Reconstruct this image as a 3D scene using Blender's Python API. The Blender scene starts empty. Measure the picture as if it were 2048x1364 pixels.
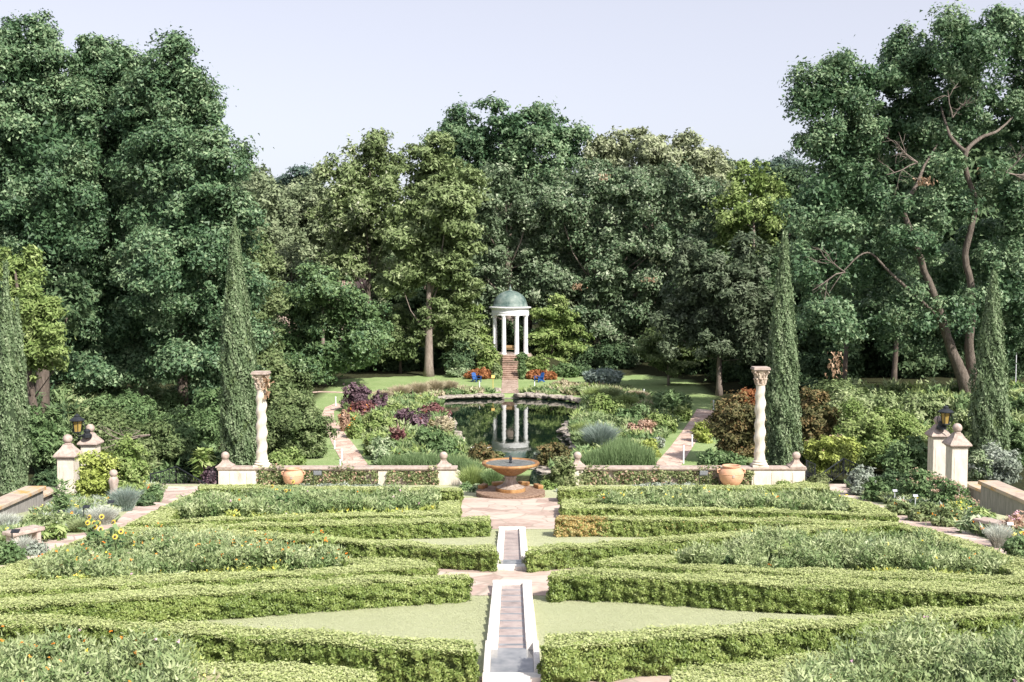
import bpy, bmesh, math, random
import numpy as np
from mathutils import Vector, Matrix

R = math.radians
scene = bpy.context.scene
COL = scene.collection
rng = np.random.default_rng(7)
random.seed(7)

# ------------------------------------------------------------------ camera model (used to turn sightings into places)
CAMZ, F, YH = 11.3, 2200.0, 560.0
TH = math.atan((682 - YH) / F)
CT, ST = math.cos(TH), math.sin(TH)
def ray(px, py):
    u = (682 - py) / F
    return Vector(((px - 1024) / F, CT + u * ST, -ST + u * CT))
def at(px, py, Y):
    d = ray(px, py); t = Y / d.y
    return Vector((d.x * t, Y, CAMZ + d.z * t))
PA, PB = 5.7 + 0.1155 * 15.4, -0.1155
def par(y): return PA + PB * y
def on(px, py, h=0.0):
    d = ray(px, py); t = (PA + h - CAMZ) / (d.z - PB * d.y)
    return Vector((d.x * t, d.y * t, CAMZ + d.z * t))
def level(px, py, z=0.0):
    d = ray(px, py); t = (z - CAMZ) / d.z
    return Vector((d.x * t, d.y * t, z))
def ss(a, b, x):
    t = np.clip((np.asarray(x, float) - a) / (b - a), 0, 1)
    return t * t * (3 - 2 * t)
X0 = -0.2
TY = 126.6
def lower(x, y):
    r = np.hypot(x - X0, y - TY)
    z = 0.3 + .3 * ss(100, 116, y) + .5 * ss(114, 140, y)
    z = z + 1.75 * (1 - ss(2.9, 9.8, r))
    z = z + 2.5 * ss(19, 31, np.abs(x)) * ss(50, 62, y) * (1 - .6 * ss(90, 125, y))
    z = z + 9 * ss(150, 300, y)
    return z
POND_PX = [(868,806),(885,801),(940,797.5),(1003,796),(1060,796.5),(1130,801),(1166,809),(1160,820),(1146,832),(1137,850),(1133,870),(1142,888),(1152,905),(1130,926),(1060,932),(1000,932),(960,922),(925,895),(908,865),(895,840),(888,822)]
POND = np.array([list(level(a, b))[:2] for a, b in POND_PX])
def smooth_closed(P, n=6):
    out = []
    N = len(P)
    for i in range(N):
        p0, p1, p2, p3 = P[i-1], P[i], P[(i+1) % N], P[(i+2) % N]
        for k in range(n):
            t = k / n
            out.append(.5*((2*p1)+(-p0+p2)*t+(2*p0-5*p1+4*p2-p3)*t*t+(-p0+3*p1-3*p2+p3)*t**3))
    return np.array(out)
POND = smooth_closed(POND, 5)
def inside(P, x, y):
    x = np.asarray(x, float); y = np.asarray(y, float)
    r = np.zeros(x.shape, bool)
    n = len(P)
    for i in range(n):
        x1, y1 = P[i]; x2, y2 = P[(i+1) % n]
        c = ((y1 > y) != (y2 > y)) & (x < (x2-x1)*(y-y1)/((y2-y1) if y2 != y1 else 1e-9)+x1)
        r ^= c
    return r
def terrain(x, y):
    x = np.asarray(x, float); y = np.asarray(y, float)
    a = np.abs(x)
    lo = lower(x, y)
    lo = np.where(inside(POND, x, y), -.7, lo)
    sink = .75*ss(17.7, 18.7, a)*(1-ss(46, 49, y))
    t1 = ss(53.6, 54.5, y)
    t2 = ss(52, 62, y)
    s = ss(15.5, 20, a)
    t = t1 * (1 - s) + t2 * s
    return par(y) * (1 - t) + lo * t - sink
def ground(px, py, y0=12.0):
    d = ray(px, py)
    lo_, hi = y0, 400.0
    for n in (600, 40, 40):
        Y = np.linspace(lo_, hi, n); t = Y/d.y
        zz = terrain(d.x*t, Y)
        k = np.nonzero(CAMZ + d.z*t <= zz)[0]
        if not len(k): return at(px, py, 200)
        k = max(1, k[0]); lo_, hi = Y[k-1], Y[k]
    t = hi/d.y
    return Vector((d.x*t, hi, float(terrain(d.x*t, hi))))

# ------------------------------------------------------------------ materials
def newmat(name):
    m = bpy.data.materials.new(name); m.use_nodes = True
    nt = m.node_tree
    for n in list(nt.nodes): nt.nodes.remove(n)
    return m, nt
def N(nt, t, **k):
    n = nt.nodes.new(t)
    for a, b in k.items():
        setattr(n, a, b)
    return n
def ramp(nt, stops):
    r = N(nt, 'ShaderNodeValToRGB')
    e = r.color_ramp.elements
    while len(e) < len(stops): e.new(.5)
    for i, (p, c) in enumerate(stops):
        e[i].position = p; e[i].color = (c[0], c[1], c[2], 1)
    return r
_leafm = {}
def leafmat(name, c1, c2, c3, trans=.28, rough=.55, spec=.35):
    """three leaf colours picked leaf by leaf"""
    m, nt = newmat(name)
    at_ = N(nt, 'ShaderNodeAttribute', attribute_name='rnd')
    r = ramp(nt, [(0, c1), (.5, c2), (1, c3)])
    p = N(nt, 'ShaderNodeBsdfPrincipled'); p.inputs['Roughness'].default_value = rough
    p.inputs['Specular IOR Level'].default_value = spec
    tr = N(nt, 'ShaderNodeBsdfTranslucent'); mx = N(nt, 'ShaderNodeMixShader'); mx.inputs[0].default_value = trans
    o = N(nt, 'ShaderNodeOutputMaterial')
    L = nt.links.new
    L(at_.outputs['Fac'], r.inputs[0]); L(r.outputs[0], p.inputs['Base Color']); L(r.outputs[0], tr.inputs[0])
    L(p.outputs[0], mx.inputs[1]); L(tr.outputs[0], mx.inputs[2]); L(mx.outputs[0], o.inputs[0])
    return m
def surf(name, stops, scale=4.0, rough=.8, bump=.15, bscale=None, detail=6.0, metal=0.0, stretch=(1,1,1), spec=.4, coord='Object', dist=.02):
    m, nt = newmat(name)
    L = nt.links.new
    tc = N(nt, 'ShaderNodeTexCoord'); mp = N(nt, 'ShaderNodeMapping'); mp.inputs['Scale'].default_value = stretch
    L(tc.outputs[coord], mp.inputs[0])
    no = N(nt, 'ShaderNodeTexNoise'); no.inputs['Scale'].default_value = scale; no.inputs['Detail'].default_value = detail
    no.inputs['Roughness'].default_value = .65
    L(mp.outputs[0], no.inputs[0])
    r = ramp(nt, stops); L(no.outputs[0], r.inputs[0])
    p = N(nt, 'ShaderNodeBsdfPrincipled'); p.inputs['Roughness'].default_value = rough; p.inputs['Metallic'].default_value = metal
    p.inputs['Specular IOR Level'].default_value = spec
    L(r.outputs[0], p.inputs['Base Color'])
    if bump:
        n2 = N(nt, 'ShaderNodeTexNoise'); n2.inputs['Scale'].default_value = bscale or scale * 5; n2.inputs['Detail'].default_value = 5
        L(mp.outputs[0], n2.inputs[0])
        b = N(nt, 'ShaderNodeBump'); b.inputs['Strength'].default_value = bump; b.inputs['Distance'].default_value = dist
        L(n2.outputs[0], b.inputs['Height']); L(b.outputs[0], p.inputs['Normal'])
    o = N(nt, 'ShaderNodeOutputMaterial'); L(p.outputs[0], o.inputs[0])
    return m
def sc3(c, k): return tuple(min(1, v * k) for v in c)

M = {}
M['stone'] = surf('pale limestone', [(.28,(.36,.31,.26)),(.42,(.56,.50,.43)),(.55,(.64,.58,.50)),(.75,(.70,.65,.57))], 2.2, .85, .5, stretch=(1.6,1.6,.5))
M['cap'] = surf('weathered stone coping', [(.3,(.26,.20,.17)),(.55,(.42,.34,.30)),(.8,(.52,.44,.39))], 5, .9, .4)
M['lichen'] = surf('lichened coping', [(.38,(.36,.28,.23)),(.52,(.46,.38,.31)),(.68,(.50,.27,.08))], 1.3, .9, .4)
M['grey_stone'] = surf('grey wall stone', [(.3,(.20,.19,.18)),(.6,(.34,.32,.30)),(.8,(.42,.40,.37))], 2.5, .9, .4, stretch=(3,3,.5))  # grey stone in several tones, streaked vertically
M['white_stone'] = surf('white rill stone', [(.28,(.42,.38,.33)),(.42,(.66,.61,.56)),(.6,(.74,.70,.66)),(.8,(.80,.77,.73))], 3.5, .8, .35)
M['white_paint'] = surf('white paint', [(.3,(.74,.74,.76)),(.7,(.82,.82,.84))], 2, .55, .05)
M['copper'] = surf('green copper', [(.35,(.05,.09,.085)),(.5,(.13,.18,.165)),(.68,(.25,.29,.265))], 1.1, .6, .1)
M['rust_stone'] = surf('iron stained marble', [(.32,(.11,.055,.025)),(.5,(.30,.15,.055)),(.66,(.42,.25,.11)),(.85,(.36,.29,.24))], 2.2, .5, .2, stretch=(1,1,.6))
M['rust_dark'] = surf('streaked bowl', [(.3,(.07,.035,.015)),(.5,(.26,.13,.045)),(.7,(.42,.26,.12))], 3.0, .5, .2, stretch=(4,4,.3))
M['marble'] = surf('fountain marble', [(.35,(.20,.15,.12)),(.6,(.38,.31,.27)),(.8,(.52,.46,.41))], 3.0, .5, .2, stretch=(3,3,.5))
M['brick_dark'] = surf('mossy curb', [(.3,(.10,.055,.035)),(.55,(.27,.18,.13)),(.8,(.42,.33,.27))], 9, .8, .5)
M['terracotta'] = surf('terracotta', [(.3,(.50,.26,.16)),(.6,(.62,.35,.23)),(.85,(.70,.46,.34))], 3, .8, .15)
M['black'] = surf('black iron', [(.3,(.010,.012,.016)),(.7,(.03,.034,.04))], 8, .45, .1)
M['amber'] = surf('amber glass', [(.3,(.28,.19,.05)),(.7,(.44,.31,.10))], 5, .25, 0)
M['bark'] = surf('bark', [(.3,(.055,.042,.034)),(.55,(.14,.11,.09)),(.8,(.24,.20,.165))], 3.5, .95, .8, stretch=(3,3,.5), dist=.06)
M['bark_pale'] = surf('pale bark', [(.3,(.13,.10,.085)),(.55,(.27,.22,.19)),(.8,(.38,.32,.28))], 3.5, .95, .7, stretch=(3,3,.5), dist=.05)
M['rock'] = surf('pond rock', [(.3,(.17,.14,.12)),(.55,(.35,.31,.27)),(.8,(.50,.46,.41))], 2.0, .9, .6, dist=.05)
M['blue'] = surf('blue paint', [(.3,(.012,.07,.26)),(.7,(.02,.10,.34))], 3, .5, .05)
M['stake'] = surf('white post', [(.3,(.70,.72,.76)),(.7,(.78,.8,.84))], 3, .5, 0)
M['yellow'] = surf('yellow paint', [(.3,(.62,.42,.10)),(.7,(.70,.50,.16))], 3, .5, 0)
M['roof'] = surf('clay roof tiles', [(.3,(.26,.18,.15)),(.7,(.40,.29,.25))], 1.5, .9, .5)
M['stucco'] = surf('pink stucco', [(.3,(.50,.38,.32)),(.7,(.62,.50,.43))], 1.0, .9, .1)
M['glass'] = surf('dark window', [(.3,(.02,.025,.03)),(.7,(.04,.05,.06))], 1, .15, 0)
M['wood'] = surf('bench wood', [(.3,(.30,.19,.09)),(.7,(.44,.30,.16))], 3, .7, .1)
M['soil'] = surf('garden soil', [(.3,(.045,.032,.022)),(.7,(.12,.09,.06))], 6, 1, .8)
M['hedge_core'] = surf('hedge twigs', [(.35,(.03,.04,.014)),(.6,(.09,.12,.035)),(.8,(.14,.18,.06))], 9, 1, .9)

# foliage: dark, middle, light leaf of each kind
K = {
 'oak': ((.042,.095,.045),(.12,.205,.098),(.32,.415,.235)),
 'oak_g': ((.075,.12,.062),(.175,.24,.135),(.42,.47,.33)),
 'oak_d': ((.036,.082,.042),(.09,.165,.085),(.21,.30,.17)),
 'olive': ((.105,.15,.055),(.21,.275,.115),(.38,.44,.24)),
 'lime': ((.12,.185,.05),(.23,.31,.10),(.39,.46,.20)),
 'pale': ((.16,.19,.10),(.32,.36,.21),(.56,.58,.42)),
 'far': ((.14,.185,.10),(.24,.29,.165),(.37,.41,.26)),  # paler greens, distance haze put into the leaf colour
 'teal':  ((.06,.10,.085),(.095,.145,.115),(.14,.19,.15)),  # bluish distance haze put into the leaf colour
 'grey': ((.06,.09,.05),(.13,.17,.10),(.235,.275,.19)),
 'cyp': ((.08,.125,.055),(.18,.25,.13),(.34,.41,.25)),
 'green': ((.065,.12,.045),(.14,.22,.09),(.26,.35,.17)),
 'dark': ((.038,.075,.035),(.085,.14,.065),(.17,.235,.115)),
 'yew': ((.075,.115,.045),(.155,.21,.085),(.27,.32,.16)),
 'box': ((.095,.145,.032),(.205,.275,.072),(.36,.42,.15)),  # hedge sides, their shade darkened into the leaf colour
 'boxtop_lit': ((.36,.41,.17),(.43,.475,.215),(.50,.535,.28)),  # lighter copy of the box leaf, sunlight on the tops painted in
 'dry':   ((.30,.20,.07),(.46,.33,.13),(.50,.42,.2)),
 'bed': ((.105,.155,.06),(.245,.31,.135),(.46,.51,.29)),
 'beddk': ((.06,.11,.035),(.145,.215,.08),(.30,.37,.19)),
 'fresh': ((.12,.19,.05),(.23,.31,.10),(.38,.44,.19)),
 'acid':  ((.22,.28,.06),(.36,.42,.11),(.52,.56,.20)),
 'blue':  ((.13,.19,.15),(.24,.31,.27),(.40,.46,.42)),
 'silver': ((.18,.225,.16),(.30,.345,.28),(.46,.49,.43)),
 'palegrass': ((.36,.38,.32),(.48,.50,.44),(.60,.62,.56)),
 'tan':   ((.26,.24,.13),(.42,.37,.24),(.60,.52,.40)),
 'purple':((.07,.045,.055),(.16,.10,.125),(.30,.21,.24)),
 'wine':  ((.10,.045,.045),(.22,.09,.095),(.30,.22,.18)),
 'maple': ((.065,.075,.03),(.15,.14,.06),(.30,.19,.09)),
 'rust': ((.20,.075,.03),(.34,.14,.06),(.46,.22,.10)),
 'sedum': ((.30,.19,.13),(.46,.30,.22),(.56,.42,.33)),
 'ivy':   ((.06,.085,.03),(.16,.20,.08),(.36,.38,.2)),
 'varie': ((.12,.19,.09),(.28,.36,.2),(.55,.60,.40)),
 'f_or':  ((.62,.16,.02),(.72,.26,.03),(.80,.36,.06)),
 'f_red': ((.60,.04,.01),(.72,.10,.02),(.8,.2,.03)),
 'f_ye':  ((.70,.52,.04),(.78,.64,.08),(.84,.74,.22)),
 'f_pk':  ((.50,.24,.34),(.62,.38,.50),(.72,.52,.6)),
 'f_wh':  ((.7,.7,.66),(.78,.78,.74),(.84,.84,.82)),
 'lawn_blade': ((.39,.415,.25),(.43,.455,.28),(.47,.49,.31)),
}
def LM(k):
    key = 'leaf ' + k
    if key not in _leafm:
        c = K[k]
        gl = k in ('oak','oak_g','oak_d','box','boxtop_lit')
        _leafm[key] = leafmat(key, *c, trans=.22 if not k.startswith('f_') else .1, rough=.75 if k == 'boxtop_lit' else .5 if gl else .6, spec=.08 if k == 'boxtop_lit' else .35 if gl else .2)
    return _leafm[key]

# ------------------------------------------------------------------ object helpers
def link(o, parent=None):
    COL.objects.link(o)
    if parent is not None: o.parent = parent
    return o
def tag(o, label=None, cat=None, group=None, kind=None):
    if label: o['label'] = label
    if cat: o['category'] = cat
    if group: o['group'] = group
    if kind: o['kind'] = kind
    return o
def empty(name, loc, label, cat, group=None, rz=0):
    o = bpy.data.objects.new(name, None); link(o); o.location = loc; o.rotation_euler = (0,0,rz)
    o.empty_display_size = .3
    return tag(o, label, cat, group)
def obj(name, bm, mat, parent=None, smooth=False, loc=None):
    me = bpy.data.meshes.new(name); bm.to_mesh(me); bm.free()
    for m in (mat if isinstance(mat, (list, tuple)) else [mat]): me.materials.append(m)
    if smooth:
        me.polygons.foreach_set('use_smooth', [True]*len(me.polygons))
    o = bpy.data.objects.new(name, me); link(o, parent)
    if loc is not None: o.location = loc
    return o
def meshobj(name, V, Fc, mat, parent=None, smooth=False, loc=None):
    me = bpy.data.meshes.new(name); me.from_pydata([tuple(v) for v in V], [], Fc); me.update()
    me.materials.append(mat)
    if smooth: me.polygons.foreach_set('use_smooth', [True]*len(me.polygons))
    o = bpy.data.objects.new(name, me); link(o, parent)
    if loc is not None: o.location = loc
    return o
def bm_(): return bmesh.new()
def box(bm, c, s, rz=0, bev=0.0, rot=None):
    r = bmesh.ops.create_cube(bm, size=1)
    vs = r['verts']
    mat = Matrix.Translation(c) @ (rot.to_4x4() if rot else Matrix.Rotation(rz, 4, 'Z')) @ Matrix.Diagonal((s[0], s[1], s[2], 1))
    bmesh.ops.transform(bm, matrix=mat, verts=vs)
    if bev:
        es = {e for v in vs for e in v.link_edges}
        bmesh.ops.bevel(bm, geom=list(es), offset=bev, segments=2, affect='EDGES', profile=.5)
def lathe(bm, prof, n=32, c=(0,0,0), lobes=0, amp=0):
    rings = []
    for r, z in prof:
        ring = []
        for k in range(n):
            a = 2*math.pi*k/n
            rr = r*(1+amp*math.cos(lobes*a)) if lobes else r
            ring.append(bm.verts.new((c[0]+rr*math.cos(a), c[1]+rr*math.sin(a), c[2]+z)))
        rings.append(ring)
    for A, B in zip(rings, rings[1:]):
        for k in range(n):
            bm.faces.new((A[k], A[(k+1) % n], B[(k+1) % n], B[k]))
    if prof[0][0] > 1e-4: bm.faces.new(rings[0][::-1])
    if prof[-1][0] > 1e-4: bm.faces.new(rings[-1])
def tube(bm, pts, rad, n=8):
    pts = [Vector(p) for p in pts]
    if not isinstance(rad, (list, tuple)): rad = [rad]*len(pts)
    rings = []
    prev = None
    for i, p in enumerate(pts):
        d = (pts[min(i+1, len(pts)-1)] - pts[max(i-1, 0)]).normalized()
        u = d.cross(Vector((0,0,1)) if abs(d.z) < .9 else Vector((1,0,0))).normalized()
        if prev is not None:
            u = (prev - d*prev.dot(d)).normalized()
        prev = u
        w = d.cross(u)
        rings.append([bm.verts.new(p + (u*math.cos(2*math.pi*k/n) + w*math.sin(2*math.pi*k/n))*rad[i]) for k in range(n)])
    for A, B in zip(rings, rings[1:]):
        for k in range(n): bm.faces.new((A[k], A[(k+1) % n], B[(k+1) % n], B[k]))
    bm.faces.new(rings[0][::-1]); bm.faces.new(rings[-1])
def prism(bm, poly, z0, z1):
    """vertical prism over a plan polygon; z0,z1 numbers or functions of (x,y)"""
    f0 = z0 if callable(z0) else (lambda x, y: z0)
    f1 = z1 if callable(z1) else (lambda x, y: z1)
    a = [bm.verts.new((x, y, f0(x, y))) for x, y in poly]
    b = [bm.verts.new((x, y, f1(x, y))) for x, y in poly]
    n = len(poly)
    bm.faces.new(a[::-1]); bm.faces.new(b)
    for i in range(n): bm.faces.new((a[i], a[(i+1) % n], b[(i+1) % n], b[i]))

# ------------------------------------------------------------------ leaves
def field(p, wl, seed=0, K_=10):
    r = np.random.default_rng(seed); k = r.normal(size=(K_, 3)); k = k/np.linalg.norm(k, axis=1, keepdims=True)*2*math.pi/wl*r.uniform(.7, 1.5, (K_, 1))
    return np.sin(p @ k.T + r.uniform(0, 6.28, K_)).sum(1)/math.sqrt(K_/2)
def unit(v): return v / np.maximum(np.linalg.norm(v, axis=1, keepdims=True), 1e-9)
def rdir(n): return unit(rng.normal(size=(n, 3)))
def leaf_mesh(name, sets):
    """sets: list of (centres, normals, size array, aspect, rnd array, material, axis or None); each leaf is one little pointed face"""
    Vs, rn, mi, mats = [], [], [], []
    for c, nrm, s, asp, rd, mat, axis in sets:
        n = len(c)
        if n == 0: continue
        nrm = unit(nrm)
        t = np.cross(nrm, rdir(n)) if axis is None else axis - nrm*np.sum(axis*nrm, 1, keepdims=True)
        t = unit(t); b = np.cross(nrm, t)
        s = np.broadcast_to(np.asarray(s, float), (n,))[:, None]
        V = np.empty((n, 3, 3))
        V[:, 0] = c + t*s*asp
        V[:, 1] = c - t*s*asp*.6 + b*s*.55
        V[:, 2] = c - t*s*asp*.6 - b*s*.55
        Vs.append(V.reshape(-1, 3)); rn.append(np.clip(rd, 0, 1)); 
        if mat not in mats: mats.append(mat)
        mi.append(np.full(n, mats.index(mat)))
    V = np.concatenate(Vs); rn = np.concatenate(rn).astype(np.float32); mi = np.concatenate(mi).astype(np.int32)
    return tri_mesh(name, V, rn, mi, mats)
def tri_mesh(name, V, rn, mi, mats):
    nf = len(V)//3
    me = bpy.data.meshes.new(name)
    me.vertices.add(len(V)); me.vertices.foreach_set('co', V.astype(np.float32).ravel())
    me.loops.add(len(V)); me.loops.foreach_set('vertex_index', np.arange(len(V), dtype=np.int32))
    me.polygons.add(nf)
    me.polygons.foreach_set('loop_start', np.arange(nf, dtype=np.int32)*3)
    me.polygons.foreach_set('material_index', mi)
    for m in mats: me.materials.append(m)
    a = me.attributes.new('rnd', 'FLOAT', 'FACE'); a.data.foreach_set('value', rn)
    me.update()
    return me
def add_mesh(name, me, parent=None, loc=None):
    o = bpy.data.objects.new(name, me); link(o, parent)
    if loc is not None: o.location = loc
    return o
def clumps(lobes, rc, cover, size, spread=.72, flat=.8, up=.35):
    """lobes (n,6): centre and radii -> centres, normals, rnd of the leaves of a crown made of many small clumps"""
    C, Nn, Rd = [], [], []
    lob = np.array(lobes, float)
    for i, l in enumerate(lob):
        c, r = l[:3], l[3:]
        area = 4*math.pi*((r[0]*r[1])**1.6/3+(r[0]*r[2])**1.6/3+(r[1]*r[2])**1.6/3)**(1/1.6)
        k = max(3, int(area/(math.pi*rc*rc)*.95))
        d = rdir(k); rad = rng.uniform(spread, 1.04, k)
        cc = c + d*r*rad[:, None]
        keep = np.ones(k, bool)
        for j, m in enumerate(lob):
            if j == i: continue
            q = np.linalg.norm((cc-m[:3])/m[3:], axis=1)
            keep &= q > .62
        if k > 12: keep &= field(cc, rc*4.5, 21) > -.75
        cc, d = cc[keep], d[keep]
        for p, dd in zip(cc, d):
            rr = rc*rng.uniform(.35, 1.45); sx = rng.uniform(.7, 1.35, 3)
            n = int(cover*4*math.pi*rr*rr/(.9*size*size))
            e = unit(rdir(n) + dd*.45 + np.array([0,0,.25]))
            rho = rr*rng.uniform(.12, 1, n)**.5*(1+(rng.random(n) < .12)*rng.uniform(0, .55, n))
            rho *= 1 + .25*np.sin(e[:, 0]*7+p[0]*3)*np.sin(e[:, 2]*6+p[2]*5)
            pos = p + e*rho[:, None]*np.array([1,1,flat])*sx
            C.append(pos); Nn.append(e*.6 + dd*.3 + rdir(n)*.75 + np.array([0,0,up]))
            Rd.append(rng.normal(rng.uniform(.25,.7), .2, n))
    return np.concatenate(C), np.concatenate(Nn), np.concatenate(Rd)
def filler(lobes, size, dens=1.0):
    C = []
    for l in lobes:
        l = np.array(l, float); r = l[3:]
        n = int(dens*8*(r[0]*r[1]+r[0]*r[2]+r[1]*r[2])/(size*size))
        C.append(l[:3] + rdir(n)*r*(rng.uniform(.1, .62, n)**.8)[:, None])
    C = np.concatenate(C)
    return C, rdir(len(C)) + np.array([0,0,.2]), rng.uniform(0, .5, len(C))  # inner leaves kept dark, shade of the crown's voids painted in
def crown_mesh(name, lobes, leaf, mat, rc=1.0, cover=.55, asp=1.0, extra=None, fill=1.0, flat=.8, up=.35):
    c, n, r = clumps(lobes, rc, cover, leaf, flat=flat, up=up)
    sets = [(c, n, leaf*rng.uniform(.6, 1.35, len(c)), asp, r, mat, None)]
    if extra:
        em, frac = extra
        k = rng.random(len(c)) < frac
        sets = [(c[~k], n[~k], leaf*rng.uniform(.6, 1.35, (~k).sum()), asp, r[~k], mat, None),
                (c[k], n[k], leaf*rng.uniform(.6, 1.2, k.sum()), asp, r[k], em, None)]
    if fill:
        fc, fn, fr = filler(lobes, leaf*1.6, fill*.6)
        sets.append((fc, fn, leaf*1.6*rng.uniform(.7, 1.2, len(fc)), 1.0, fr, mat, None))
    return leaf_mesh(name, sets)
def lobes_px(L, D, depth=.85, jit=.12):
    out = []
    for l in L:
        x, y, w, h = l[:4]
        dd = l[4] if len(l) > 4 else 0
        Y = D + dd
        p = at(x, y, Y); k = Y/F
        rx, rz = w*k, h*k
        ry = depth*(rx+rz)/2
        out.append([p.x, p.y, p.z, rx, ry, rz])
    return out
# ================================================================== camera, light
cam = bpy.data.cameras.new('camera'); co = bpy.data.objects.new('camera', cam); link(co)
cam.sensor_width = 36; cam.lens = F/2048*36; cam.clip_end = 2000; cam.clip_start = .1
co.location = (0, 0, CAMZ); co.rotation_euler = (math.pi/2 - TH, 0, 0)
scene.camera = co
SUN_AZ, SUN_EL = R(140), R(43)          # azimuth clockwise from +Y
sd = Vector((math.sin(SUN_AZ)*math.cos(SUN_EL), math.cos(SUN_AZ)*math.cos(SUN_EL), math.sin(SUN_EL)))
sl = bpy.data.lights.new('sun', 'SUN'); so = bpy.data.objects.new('sun', sl); link(so)
sl.energy = 5.0; sl.angle = R(.5); sl.color = (1, .95, .86)
so.rotation_euler = sd.to_track_quat('Z', 'Y').to_euler()
w = bpy.data.worlds.new('World'); scene.world = w; w.use_nodes = True
nt = w.node_tree
bg = nt.nodes['Background']
sky = N(nt, 'ShaderNodeTexSky'); sky.sky_type = 'NISHITA'; sky.sun_disc = False
sky.sun_elevation = SUN_EL; sky.sun_rotation = SUN_AZ
sky.altitude = 0; sky.air_density = 1.0; sky.dust_density = 2.0; sky.ozone_density = 1.0
hs = N(nt, 'ShaderNodeHueSaturation'); hs.inputs['Saturation'].default_value = .42; hs.inputs['Hue'].default_value = .53
nt.links.new(sky.outputs[0], hs.inputs['Color']); mxs = N(nt, 'ShaderNodeMix', data_type='RGBA'); mxs.inputs[0].default_value = .55; mxs.inputs[7].default_value = (2.92, 3.04, 3.56, 1)
nt.links.new(hs.outputs[0], mxs.inputs[6]); nt.links.new(mxs.outputs[2], bg.inputs[0]); bg.inputs[1].default_value = .15
scene.view_settings.view_transform = 'Standard'; scene.view_settings.look = 'None'
scene.view_settings.exposure = .65; scene.view_settings.gamma = 1
scene.render.film_transparent = False
scene.cycles.max_bounces = 7; scene.cycles.diffuse_bounces = 3; scene.cycles.glossy_bounces = 3; scene.cycles.transmission_bounces = 4

# ================================================================== ground
def ground_mat():
    m, nt = newmat('ground cover')
    L = nt.links.new
    tc = N(nt, 'ShaderNodeTexCoord')
    def noise(s, d=5, st=(1,1,1)):
        mp = N(nt, 'ShaderNodeMapping'); mp.inputs['Scale'].default_value = st; L(tc.outputs['Object'], mp.inputs[0])
        n = N(nt, 'ShaderNodeTexNoise'); n.inputs['Scale'].default_value = s; n.inputs['Detail'].default_value = d; L(mp.outputs[0], n.inputs[0]); return n
    n1 = noise(.5, 4); n2 = noise(6, 8, (1,.6,1)); n3 = noise(60, 3)
    r1 = ramp(nt, [(.3,(.36,.375,.22)),(.5,(.42,.435,.272)),(.72,(.475,.485,.32))])
    mixn = N(nt, 'ShaderNodeMath', operation='MULTIPLY_ADD'); mixn.inputs[1].default_value = .5
    mm = N(nt, 'ShaderNodeMath', operation='MULTIPLY'); mm.inputs[1].default_value = .5
    L(n1.outputs[0], mm.inputs[0]); L(n2.outputs[0], mixn.inputs[0]); L(mm.outputs[0], mixn.inputs[2]); L(mixn.outputs[0], r1.inputs[0])
    r1b = ramp(nt, [(.3,(.17,.25,.095)),(.5,(.24,.32,.135)),(.72,(.33,.39,.20))]); L(mixn.outputs[0], r1b.inputs[0])
    la = N(nt, 'ShaderNodeAttribute', attribute_name='lush'); ml = N(nt, 'ShaderNodeMix', data_type='RGBA'); L(la.outputs['Fac'], ml.inputs[0]); L(r1.outputs[0], ml.inputs[6]); L(r1b.outputs[0], ml.inputs[7])
    r2 = ramp(nt, [(.3,(.018,.020,.010)),(.55,(.040,.042,.020)),(.8,(.055,.075,.028))]); L(n2.outputs[0], r2.inputs[0])  # woodland floor, its colour darkened further to paint the shade under trees
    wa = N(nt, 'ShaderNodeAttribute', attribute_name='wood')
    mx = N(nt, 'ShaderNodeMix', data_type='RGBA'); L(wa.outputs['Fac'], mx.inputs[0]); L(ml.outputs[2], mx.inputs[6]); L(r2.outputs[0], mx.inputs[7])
    p = N(nt, 'ShaderNodeBsdfPrincipled'); p.inputs['Roughness'].default_value = .95; p.inputs['Specular IOR Level'].default_value = .1
    L(mx.outputs[2], p.inputs['Base Color'])
    b = N(nt, 'ShaderNodeBump'); b.inputs['Strength'].default_value = .7; b.inputs['Distance'].default_value = .03; L(n3.outputs[0], b.inputs['Height']); L(b.outputs[0], p.inputs['Normal'])
    o = N(nt, 'ShaderNodeOutputMaterial'); L(p.outputs[0], o.inputs[0])
    return m
ys = np.concatenate([np.arange(4, 50, 1.0), np.arange(50, 58, .35), np.arange(58, 135, .8), np.arange(135, 200, 3), np.arange(200, 620, 20)])
xs = np.concatenate([-np.geomspace(320, 45, 22), np.arange(-44, -16, 1.2), np.arange(-16, 16, .5), np.arange(16, 44, 1.2), np.geomspace(45, 320, 22)])
GX, GY = np.meshgrid(xs, ys)
GZ = terrain(GX, GY)
nx, ny = len(xs), len(ys)
V = np.stack([GX.ravel(), GY.ravel(), GZ.ravel()], 1)
idx = np.arange(nx*ny).reshape(ny, nx)
Fq = np.stack([idx[:-1, :-1], idx[:-1, 1:], idx[1:, 1:], idx[1:, :-1]], -1).reshape(-1, 4)
g = meshobj('ground', V, Fq.tolist(), ground_mat(), smooth=True)
LAWN = np.array([list(ground(a, b))[:2] for a, b in [(560,760),(700,757),(860,751),(940,742),(1110,742),(1200,752),(1290,750),(1350,757),(1420,765),(1440,800),(1500,830),(1540,930),(1500,950),(560,950),(560,800)]])
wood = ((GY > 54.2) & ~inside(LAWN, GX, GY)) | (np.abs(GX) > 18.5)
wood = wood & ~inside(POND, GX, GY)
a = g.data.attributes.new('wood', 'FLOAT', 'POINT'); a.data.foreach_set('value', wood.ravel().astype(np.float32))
g['kind'] = 'structure'
a = g.data.attributes.new('lush', 'FLOAT', 'POINT'); a.data.foreach_set('value', (GY > 53.7).ravel().astype(np.float32))
# bottom of the ground's near edge continues under the viewer's terrace

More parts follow.
